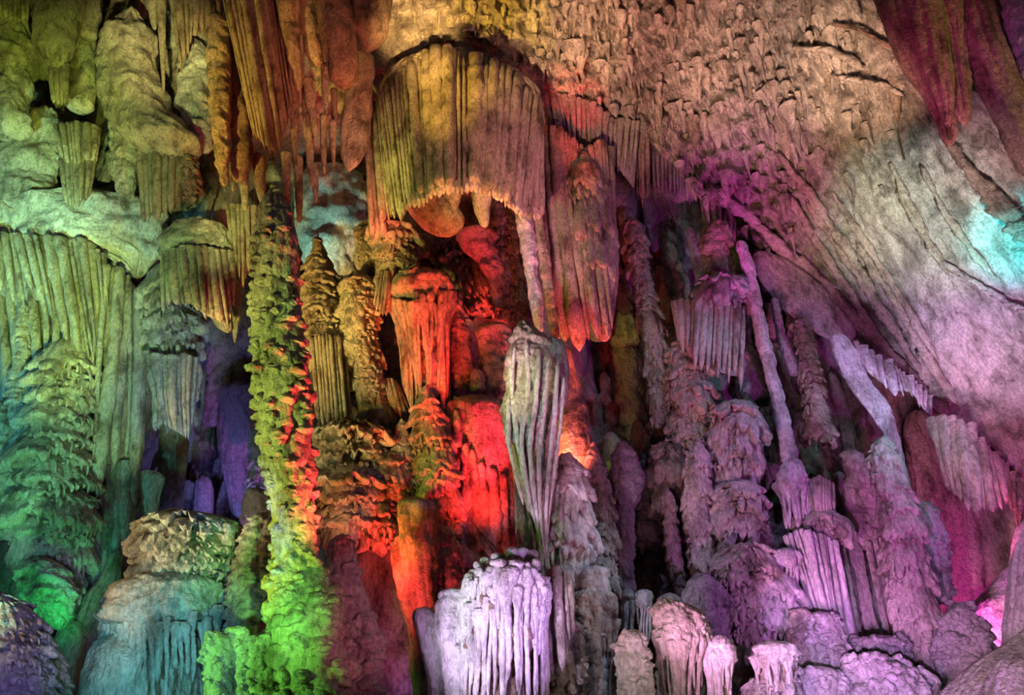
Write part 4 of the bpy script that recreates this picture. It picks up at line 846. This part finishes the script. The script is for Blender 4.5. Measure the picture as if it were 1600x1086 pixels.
# ---- the floodlit white stalagmite at the bottom
def floodlit():
    D = 9.8; rs = np.random.RandomState(190)
    root = thing('stalagmite', 'brightly floodlit white stalagmite with dripping strands at the bottom centre', 'stalagmite', P(785, B, D))
    rows = [(866,770,830),(880,742,848),(900,730,852),(930,725,853),(975,723,854),(1040,720,855),(1090,716,856),(B,706,858)]
    v, q = body(rows, D, thick=.8, style='flow', sd=190, shrink=.84, w=12, a=4, T=60); link('core', v, q, 'brown', root)
    r = np.array(rows, float)
    def at(th, y, m=1.0):
        hw = np.interp(y, r[:, 0], (r[:, 2] - r[:, 1]) / 2); c = np.interp(y, r[:, 0], (r[:, 2] + r[:, 1]) / 2)
        return c + hw * m * math.cos(th), D + hw * m * math.sin(th) * .8 * float(kpx(y, D))
    for i in range(36):
        th = math.pi * (1.02 + .96 * (i + .5 + .6 * (rs.rand() - .5)) / 36); y0 = 874 + 26 * abs(math.cos(th)) ** 2 + 75 * rs.rand() ** 1.6; y1 = y0 + 60 + 170 * rs.rand(); y1 = min(y1, 1120) if rs.rand() < .5 else 1130
        pts, ds = [], []; dr = .10 * (rs.rand() - .5); pp = rs.rand() * 6
        for v_ in (0, .06, .14, .25, .4, .55, .7, .85, 1):
            y = y0 + (y1 - y0) * v_; x, dd = at(th + dr * v_ + .022 * math.sin(pp + 7 * v_), y, .99); pts.append((x, y)); ds.append(dd)
        w0 = 2.2 + 2.8 * rs.rand() ** 1.5
        v, q = strand(pts, [w0 * 1.9, w0 * 2.5, w0 * 1.5, w0, w0 * 1.1, w0 * .9, w0 * .7], ds, sd=i, nv=46, nu=9, rough=.22, tip=.1); link('drip', v, q, 'white', root)
    for i in range(26):
        th = math.pi * (1.05 + .9 * rs.rand()); y = 880 + 80 * rs.rand() ** 1.3; x, dd = at(th, y, .97); k_ = 5 + 5 * rs.rand()
        v, q = strand([(x, y - k_), (x, y), (x + 1, y + k_ * 1.3)], [k_ * .8, k_, k_ * .7], dd, sd=i + 60, nv=16, nu=11, tip=.5, top=.4, rough=.25); link('knob', v, q, 'white', root)
floodlit()
for i, (x, y, r) in enumerate([(776,872,9),(754,888,10),(740,898,9),(832,868,10),(800,866,12),(758,878,8),(818,864,9)]):
    mass('knob', ['green-topped', 'pale green', 'leftmost green', 'rightmost pale', 'mauve', 'small green', 'plain mauve'][i] + ' bead of calcite on the crest of the floodlit stalagmite', 'calcite knob', [(y - r, x - r * .7, x + r * .7), (y, x - r, x + r), (y + r * 1.2, x - r * .8, x + r * .8)], 9.75, 'white', style='smooth', sd=191 + i, a=1, group='calcite beads on the floodlit stalagmite')
knobbly('stalagmite', 'lilac pitted mound against the left side of the floodlit stalagmite', 'stalagmite', [(918,696,726),(940,686,730),(980,684,732),(1020,690,736),(1060,696,740),(B,700,745)], 9.9, 30, 'white', size=(5, 9), sd=199)
mass('stalagmite', 'violet ribbed stalagmite farthest left beside the floodlit one', 'stalagmite', [(948,648,676),(970,646,690),(1010,656,696),(1060,668,704),(B,680,720)], 10.1, 'white', style='stal', sd=200)
curtain('drapery', 'smooth tan drapery hugging the right side of the floodlit stalagmite', 'stone drapery', [(852,890),(870,882),(892,900)], [(856,1060),(874,1050),(898,990)], 10.2, 5, 'cream', bulge=.25, sd=201, taper=(1, 1.1, .9), fat=1.4)
knobbly('stalagmite', 'knobbly tan column below the smooth tan drapery', 'stalagmite', [(975,866,902),(1000,862,912),(1040,862,914),(1080,862,916),(B,860,920)], 10.3, 26, 'cream', size=(8, 15), sd=202)
knobbly('stalagmite', 'rounded grey and pink knob above the green-tinged mound', 'stalagmite', [(884,914,944),(900,908,952),(925,910,950),(B,912,946)], 10.9, 10, 'white', size=(8, 14), sd=203)
mushroom('flowstone', 'green-tinged drip-covered mound right of the tan drapery', 'flowstone', [(918,905,952),(935,894,962),(960,892,966),(985,896,962),(995,900,955)], (1120,905,950), 10.9, 11, 'cream', sd=204, wd=3.5)
knobbly('stalagmite', 'dull pink knobbly column under the green-tinged mound', 'stalagmite', [(985,908,932),(1020,904,934),(B,900,936)], 10.7, 14, 'cream', size=(7, 12), sd=205)

# ---- small stalagmites in front, bottom right of the middle
knobbly('stalagmite', 'small pinkish white stalagmite of knobs standing in front', 'stalagmite', [(982,976,998),(1000,963,1004),(1030,962,1012),(1060,968,1020),(B,974,1022)], 9.4, 30, 'white', size=(7, 12), sd=210)
mushroom('stalagmite', 'tan mushroom-shaped stalagmite with strands running into its stem', 'stalagmite', [(934,1026,1050),(950,1020,1086),(975,1021,1103),(1000,1024,1107),(1015,1030,1103)], (B,1048,1080), 9.6, 15, 'cream', sd=211, wd=3, jit=.05)
mushroom('stalagmite', 'small pale mushroom-shaped stalagmite with a narrow foot', 'stalagmite', [(992,1116,1132),(1008,1104,1144),(1030,1101,1147),(1042,1106,1144)], (B,1118,1134), 9.6, 9, 'white', sd=212, wd=2.6, jit=.05)
mushroom('stalagmite', 'teal-topped stalagmite with a row of white drips', 'stalagmite', [(1000,1192,1222),(1012,1179,1244),(1030,1176,1248),(1042,1180,1244)], (1090,1182,1244), 9.8, 9, 'white', sd=213, wd=2.8)
tiers('flowstone', 'pale crusty base under the teal-topped stalagmite', 'flowstone', [(1062,1176,1240),(1080,1168,1250),(1110,1164,1254),(B,1160,1258)], 9.9, 3, 'white', sd=214)
mushroom('stalagmite', 'tiny blue-green capped stalagmite over a pink stub', 'stalagmite', [(920,998,1012),(935,992,1018),(952,993,1017)], (1010,998,1012), 11.2, 5, 'grey', sd=215, wd=2)
mushroom('stalagmite', 'tiny blue drop-shaped stalagmite left of the blue-green capped one', 'stalagmite', [(920,976,986),(934,973,990),(944,975,988)], (B,979,985), 11.2, 4, 'grey', sd=216, wd=1.6)
knobbly('stalagmite', 'teal knob behind the tan mushroom-shaped stalagmite', 'stalagmite', [(926,1036,1056),(945,1030,1064),(975,1030,1068),(B,1032,1064)], 10.4, 12, 'grey', size=(7, 12), sd=217)

# ---- right: the forest of tiered columns
tiers('column', 'long thin tiered purple column running the height of the right-hand hollow', 'stone column', [(345,976,1000),(400,980,1012),(433,988,1016),(500,1000,1031),(550,1009,1041),(600,1014,1045),(660,1021,1050)], 13.6, 13, 'tan', sd=220, fr=6, flw=8)
tiers('column', 'wide tiered purple column right of the long thin one', 'stone column', [(530,1056,1086),(550,1045,1100),(600,1044,1105),(660,1047,1108),(710,1052,1110)], 13.4, 8, 'tan', sd=221, fr=6, flw=8)
tiers('flowstone', 'dark teal shelf of rock above the mauve drapery on the right', 'flowstone', [(436,1096,1150),(452,1088,1160),(474,1086,1164)], 13.2, 2, 'grey', sd=222)
curtain('drapery', 'mauve fringed drapery hanging from the dark teal shelf', 'stone drapery', [(1048,470),(1085,468),(1125,472),(1164,478)], [(1058,530),(1082,566),(1108,580),(1138,592),(1162,596)], 13.2, 14, 'cream', bulge=.35, sd=223, jit=.15, taper=(1, .9, .6), tip=.25)
mass('column', 'short blue-grey post slanting above the dark teal shelf', 'stone column', [(355,1071,1082),(400,1080,1097),(446,1091,1107)], 13.6, 'grey', style='stal', sd=224, w=7)
mass('column', 'orange-brown ridged post right of the blue-grey one', 'stone column', [(343,1112,1130),(370,1098,1139),(420,1101,1146),(452,1105,1149)], 13.5, 'ochre', style='flow', sd=225)
mass('column', 'long slender pale column leaning across the right of the picture', 'stone column', [(376,1148,1165),(420,1159,1178),(480,1172,1191),(540,1185,1204),(600,1199,1218),(660,1213,1233),(725,1226,1246)], 13.0, 'white', style='flow', sd=226, w=8, a=1.8)
mass('column', 'second slender blue-grey column right of the long leaning one', 'stone column', [(465,1203,1216),(520,1212,1227),(560,1225,1241),(588,1236,1250)], 13.4, 'grey', style='flow', sd=227, w=7, a=1.4)
tiers('column', 'knobbly purple column under the brown slab', 'stone column', [(500,1236,1262),(560,1250,1276),(620,1258,1288),(690,1266,1302)], 13.3, 9, 'tan', sd=228, fr=5, flw=8)
tiers('column', 'dark purple tiered column at the top of the thin knotty one', 'stone column', [(692,1022,1060),(740,1017,1073),(780,1024,1070)], 13.2, 5, 'tan', sd=229)
tiers('column', 'wide dark tiered column beneath the wide purple one', 'stone column', [(600,1052,1096),(650,1050,1104),(690,1052,1100),(720,1056,1098)], 13.5, 4, 'tan', sd=230)
tiers('column', 'knotty upright column of stacked cups in the middle of the right side', 'stone column', [(690,1085,1099),(715,1075,1108),(780,1072,1107),(840,1074,1111),(880,1078,1116),(920,1082,1119),(950,1090,1110)], 12.5, 11, 'cream', sd=231, fr=6, flw=8, irr=.7)
tiers('column', 'thin knotty column of cups left of the upright column of stacked cups', 'stone column', [(772,1035,1053),(820,1038,1056),(870,1042,1063),(920,1054,1073),(955,1062,1077)], 12.6, 9, 'tan', sd=232, fr=5, flw=7)
tiers('flowstone', 'rounded pink mound with a dripping hem beside the leaning column', 'flowstone', [(630,1122,1168),(655,1115,1185),(700,1113,1187),(740,1118,1186),(760,1122,1180)], 12.8, 4, 'cream', sd=233, fr=12, flw=9)
tiers('flowstone', 'blue and pink tiered mound below the rounded pink mound', 'flowstone', [(755,1124,1180),(780,1118,1190),(820,1116,1192),(862,1122,1188)], 12.6, 5, 'cream', sd=234, fr=9, flw=8)
tiers('flowstone', 'dark green shaded bank behind the leaning column', 'flowstone', [(640,1180,1216),(670,1176,1222),(720,1182,1224),(760,1188,1222)], 13.6, 4, 'tan', sd=235, fr=10, flw=7)
tiers('flowstone', 'dark shaded bank right of the leaning column, under purple ribs', 'flowstone', [(650,1234,1266),(690,1236,1276),(740,1244,1278)], 13.6, 3, 'tan', sd=236, fr=10, flw=7)
mushroom('flowstone', 'pale pink foot of the leaning column flaring into drips', 'flowstone', [(716,1228,1247),(735,1222,1256),(760,1214,1262),(775,1214,1262)], (830,1232,1262), 12.5, 9, 'white', sd=237, wd=3)
curtain('drapery', 'pink pleated drapery right of the flaring foot', 'stone drapery', [(1258,752),(1280,742),(1304,756)], [(1262,806),(1284,806),(1306,810)], 12.7, 9, 'cream', bulge=.3, sd=238, taper=(1, 1, .8))
tiers('flowstone', 'pink shelf with a reddish lip above the long pink strands', 'flowstone', [(800,1252,1304),(815,1246,1318),(838,1250,1324),(850,1256,1320)], 12.5, 2, 'cream', sd=239)
curtain('drapery', 'long gleaming pink strands flowing down from the pink shelf', 'stone drapery', [(1222,838),(1250,825),(1280,832),(1308,846)], [(1270,960),(1290,985),(1318,1030),(1345,1010)], 12.2, 11, 'white', bulge=.4, sd=240, taper=(1.1, .8, .8), jit=.06, wob=1.5)
mushroom('flowstone', 'pink capped mound dripping beside the long pink strands', 'flowstone', [(856,1212,1238),(868,1202,1248),(885,1199,1250),(893,1202,1248)], (925,1206,1246), 12.0, 9, 'white', sd=241, wd=2.6)
tiers('flowstone', 'magenta drip-covered bank left of the pink capped mound', 'flowstone', [(850,1138,1186),(870,1124,1200),(900,1120,1208),(930,1126,1206),(960,1130,1214),(1000,1136,1210)], 12.0, 7, 'cream', sd=242, fr=10, flw=8)
tiers('flowstone', 'blue and pink banded bank under the pink capped mound', 'flowstone', [(905,1180,1240),(930,1172,1252),(970,1174,1252),(1000,1180,1246)], 11.9, 3, 'white', sd=243, fr=10, flw=8)
tiers('flowstone', 'dim violet bank behind the tan mushroom-shaped stalagmite', 'flowstone', [(905,1080,1124),(950,1076,1136),(1010,1078,1140),(B,1080,1150)], 11.8, 5, 'grey', sd=244)
curtain('drapery', 'flat pink slab panels with dark gaps between them', 'stone drapery', [(1312,846),(1345,846),(1378,838)], [(1342,1006),(1374,1006),(1412,992)], 12.9, 5, 'cream', bulge=.05, sd=245, fat=.74, dep=.35, tip=.04, taper=(1, 1, 1), irr=.75, jit=.03, back=False, stag=.12)
mass('rock', 'purple rough apron of rock above the flat pink slabs', 'rock mass', [(700,1318,1340),(740,1318,1360),(790,1326,1374),(830,1328,1376),(862,1330,1352)], 13.0, 'cream', style='rock', sd=246, w=22, a=5, thick=.5)
tiers('column', 'great leaning crusty column in pink and teal on the right', 'stone column', [(686,1366,1390),(720,1358,1399),(760,1368,1412),(800,1378,1428),(850,1384,1440),(900,1388,1450),(950,1394,1460),(1000,1408,1468),(1050,1430,1478),(1110,1450,1492),(B,1500,1560)], 11.9, 13, 'cream', sd=247, fr=7, flw=9, core='knob')
knobbly('stalagmite', 'teal knobbly shoulder right of the great crusty column', 'stalagmite', [(782,1420,1440),(800,1418,1460),(850,1432,1478),(900,1440,1481),(945,1446,1486)], 12.4, 30, 'grey', size=(7, 13), sd=248)
knobbly('stalagmite', 'dark green knobbly mass at the foot of the great crusty column', 'stalagmite', [(940,1490,1514),(965,1470,1526),(1000,1458,1545),(1050,1470,1530),(B,1480,1560)], 11.6, 60, 'grey', size=(7, 13), sd=249)
stal('long tapering teal blade hanging left of the magenta cave mouth', [(520,1294,1320),(560,1305,1345),(600,1326,1362),(640,1354,1394),(690,1386,1406),(740,1401,1419),(788,1418,1424)], 12.4, 'white', 'smooth', sd=250, thick=.4, name='drapery', cat='stone drapery')
curtain('drapery', 'gleaming white fringed curtain along the lip of the right-hand ledge', 'stone drapery', [(1330,532),(1385,564),(1430,596),(1456,622)], [(1352,580),(1392,612),(1425,614),(1442,640),(1458,656)], 12.5, 13, 'white', bulge=.2, sd=251, taper=(1.1, .8, .5), tip=.3, jit=.2)
curtain('drapery', 'grey-blue fan of folds with a red scalloped hem over the cave mouth', 'stone drapery', [(1448,652),(1480,648),(1512,660),(1540,694),(1566,720)], [(1480,762),(1504,790),(1525,799),(1546,802),(1566,798),(1580,770)], 11.9, 10, 'cream', bulge=.45, sd=252, taper=(1, 1, .7), jit=.04)
curtain('drapery', 'ragged red drips right of the grey-blue fan', 'stone drapery', [(1560,716),(1600,756),(1640,790)], [(1576,790),(1598,830),(1640,860)], 11.9, 7, 'tan', bulge=.15, sd=253, taper=(1.1, .8, .5), tip=.3, jit=.25)
mass('rock_cliff', 'deep magenta rock face inside the cave mouth', 'rock mass', [(640,1400,1480),(700,1420,1560),(780,1430,1620),(870,1450,1620),(960,1470,1600),(B,1480,1620)], 15.2, 'tan', style='stal', sd=254, w=34, a=6, thick=.35)
mass('boulder', 'glowing pink rock low in the cave mouth', 'rock mass', [(878,1576,1602),(915,1550,1600),(948,1526,1596),(980,1534,1590),(1020,1548,1590),(1080,1560,1590)], 13.4, 'white', style='knob', sd=255, w=22, a=4)
mass('column', 'pale pink column at the right edge behind the grey boulder', 'stone column', [(800,1600,1650),(850,1586,1660),(900,1580,1662),(1000,1570,1664),(B,1560,1670)], 11.5, 'white', style='stal', sd=256)
mass('boulder', 'smooth grey boulder in the bottom right corner', 'boulder', [(972,1596,1640),(1000,1568,1680),(1030,1532,1720),(1060,1502,1770),(1100,1470,1800),(B,1380,1900)], 8.6, 'grey', style='smooth', sd=257, a=4, thick=.6)
for i, (rows, lb, D, m) in enumerate([
    ([(950,1238,1262),(975,1236,1268),(1020,1238,1268),(1086,1240,1268),(B,1240,1270)], 'pink knobbly column left of the lilac mound', 11.4, 'cream'),
    ([(955,1262,1296),(975,1258,1310),(1010,1264,1322),(1060,1270,1326),(B,1270,1330)], 'lilac mound at the foot of the long pink strands', 11.3, 'white'),
    ([(1018,1330,1386),(1040,1320,1410),(1070,1316,1432),(B,1310,1450)], 'wide pale pink mound at the bottom right', 10.8, 'white'),
    ([(992,1338,1400),(1008,1334,1412),(1030,1338,1412)], 'dark green knobs under the flat pink slabs', 11.6, 'grey'),
    ([(1040,1250,1300),(1065,1246,1318),(B,1244,1324)], 'bright lilac knobbly mound at the bottom edge', 10.6, 'white'),
    ([(1040,1400,1440),(1070,1398,1462),(B,1400,1480)], 'lilac knobs beside the wide pale pink mound', 10.9, 'white')]):
    knobbly('stalagmite', lb, 'stalagmite', rows, D, 64, m, size=(6, 11), sd=260 + i)

# ---- upper right: stalactites close to the viewer, ledges and ribs on the sloping ceiling
UR = 'big dark stalactites in the upper right'
stal('longest dark stalactite of the upper right, with a pink tip', [(-60,1352,1425),(0,1373,1431),(80,1405,1455),(150,1445,1476),(200,1468,1490),(228,1477,1492)], 8.4, 'brown', 'stal', w=15, a=4, sd=270, group=UR)
stal('dark stalactite hanging in front of the longest one', [(-60,1402,1455),(20,1417,1470),(100,1440,1481),(160,1465,1488),(200,1478,1486)], 8.2, 'brown', 'stal', w=15, a=4, sd=271, group=UR)
stal('dark stalactite with a curled pink tip, third from the left', [(-60,1430,1500),(0,1442,1500),(60,1465,1510),(120,1482,1511),(170,1490,1514),(195,1500,1517)], 8.3, 'brown', 'stal', w=15, a=4, sd=272, group=UR)
stal('long brown stalactite reaching the right edge of the picture', [(-60,1480,1536),(0,1495,1545),(60,1510,1560),(120,1530,1586),(180,1560,1612),(270,1598,1640)], 8.2, 'brown', 'stal', w=15, a=4, sd=273, group=UR)
stal('brown stalactite behind the one reaching the right edge', [(-60,1530,1596),(0,1540,1602),(60,1565,1632),(150,1592,1660),(220,1620,1670)], 8.4, 'brown', 'stal', w=15, a=4, sd=274, group=UR)
stal('pale lilac stalactite in the top right corner', [(-60,1562,1640),(20,1572,1640),(80,1585,1645),(130,1602,1650)], 8.0, 'grey', 'rock', sd=275, w=16, a=3, group=UR)
stal('small dark stalactite between the two groups of big ones', [(-60,1478,1500),(0,1486,1504),(40,1494,1506),(60,1498,1504)], 8.1, 'brown', 'smooth', sd=276, group=UR)
for i, (x, y, w_, h, lb) in enumerate([(1262,-8,12,48,'pointed dark stalactite at the top beside the bare orange rock'),(1062,-10,18,58,'brown ridged stalactite at the top over the purple niche'),(1112,-8,20,60,'thick brown ridged stalactite right of the purple niche'),
        (1290,70,14,80,'grey-green stalactite hanging before the ledge'),(1398,130,16,60,'pale green flag of stone hanging from the ledge'),(1414,190,14,70,'long thin flag of stone under the pale green one'),
        (1225,190,22,60,'dark hollow-backed stalactite with a bright tip'),(1085,195,16,40,'mossy lump hanging over the pink rock'),(1118,195,18,38,'second mossy lump hanging over the pink rock'),
        (1340,40,9,34,'little dark stalactite on the bare orange ceiling'),(950,145,16,50,'olive stalactite over the pink fringe'),(985,140,14,46,'olive stalactite right of the pink fringe'),(1176,130,14,44,'tan stalactite in the middle of the fretted ceiling')]):
    D = float(ceil_D(x, y - 4)) + .03
    stal(lb, [(y - 14, x - w_ * .8, x + w_ * .5), (y + h * .35, x - w_ * .45, x + w_ * .55), (y + h * .75, x - w_ * .05, x + w_ * .5), (y + h, x + w_ * .25, x + w_ * .45)], D, ['tan', 'tan', 'cream'][i % 3], 'smooth', sd=280 + i, group='stalactites on the sloping ceiling')
def rib(label, pts, wid, mat, sd, off=.1, dep=.7, name='rock_rib', group='ribs of rock down the sloping ceiling'):
    pts = [poly(pts, [u]) for u in np.linspace(0, 1, 15)]; pts = [(float(x[0]), float(y[0])) for x, y in pts]; ds = [float(CEIL(x, y)) - off - .12 for x, y in pts]
    v, q = strand(pts, wid, ds, dep=dep, nu=14, nv=60, sd=sd, tip=.15, rough=.35)
    tag(link(name, v, q, mat, base=P(*pts[0], ds[0])), label, 'rock rib', group)
rib('dark forked rib running on from the longest dark stalactite to the right edge', [(1482,225),(1510,262),(1548,305),(1600,362),(1650,410)], [8,13,16,17,16], 'brown', 300, .25)
rib('olive rib running down past the white rock patch', [(1262,318),(1318,396),(1388,500),(1440,585)], [5,8,9,6], 'tan', 301)
rib('thin olive rib left of the one past the white patch', [(1228,300),(1290,400),(1360,510),(1420,590)], [5,7,8,5], 'tan', 302)
rib('crimson rib at the edge of the pink ceiling', [(1185,350),(1250,430),(1330,500),(1420,590)], [8,10,11,7], 'tan', 303)
rib('ribbon of rock ending in a dark tip over the white rock', [(1402,300),(1440,360),(1468,405),(1484,432)], [4,7,7,4], 'tan', 304)
rib('short rib left of the ribbon with the dark tip', [(1392,255),(1412,300),(1440,352)], [4,6,4], 'tan', 305)
rib('pale crest of a ledge curving under the bare orange ceiling', [(1240,75),(1290,78),(1330,92),(1350,110)], [4,7,7,5], 'cream', 306, .15)
rib('pale drooping ledge crest near the longest dark stalactite', [(1300,118),(1350,128),(1385,134),(1412,150)], [4,7,7,4], 'cream', 307, .15)
rib('dark crevice lip above the ledge crests', [(1300,38),(1340,44),(1370,62),(1398,78)], [4,6,6,4], 'brown', 308, .1)
rib('pink ledge ribbon across the lilac rock', [(1470,408),(1520,440),(1570,470),(1630,500)], [5,9,9,7], 'cream', 309)
rib('grey rib beside the lilac rock patch', [(1340,380),(1400,470),(1450,560),(1500,640)], [6,9,9,6], 'tan', 310)
rib('olive ridge running out from under the fretted ceiling', [(1215,240),(1262,300),(1312,372),(1366,455)], [6,9,9,6], 'tan', 312)
rib('narrow green ridge beside the white rock patch', [(1300,300),(1352,380),(1410,470),(1470,570)], [4,6,7,5], 'tan', 313)
rib('crimson ridge ending at the white fringed curtain', [(1250,400),(1310,468),(1380,545),(1450,612)], [7,9,9,6], 'tan', 314)
rib('pink ridge at the top of the crimson slope', [(1120,300),(1175,345),(1230,395),(1280,440)], [6,10,10,7], 'cream', 315)
rib('thin rib falling through the pale green rock', [(1440,260),(1475,330),(1520,395),(1560,440)], [3,5,6,4], 'tan', 316)
mass('rock_slab', 'smooth brown slab slanting below the crimson rib', 'rock slab', [(392,1168,1212),(420,1178,1248),(450,1196,1284),(485,1228,1312),(515,1268,1336),(534,1294,1346)], 13.7, 'cream', style='smooth', sd=311, thick=.25, a=2)
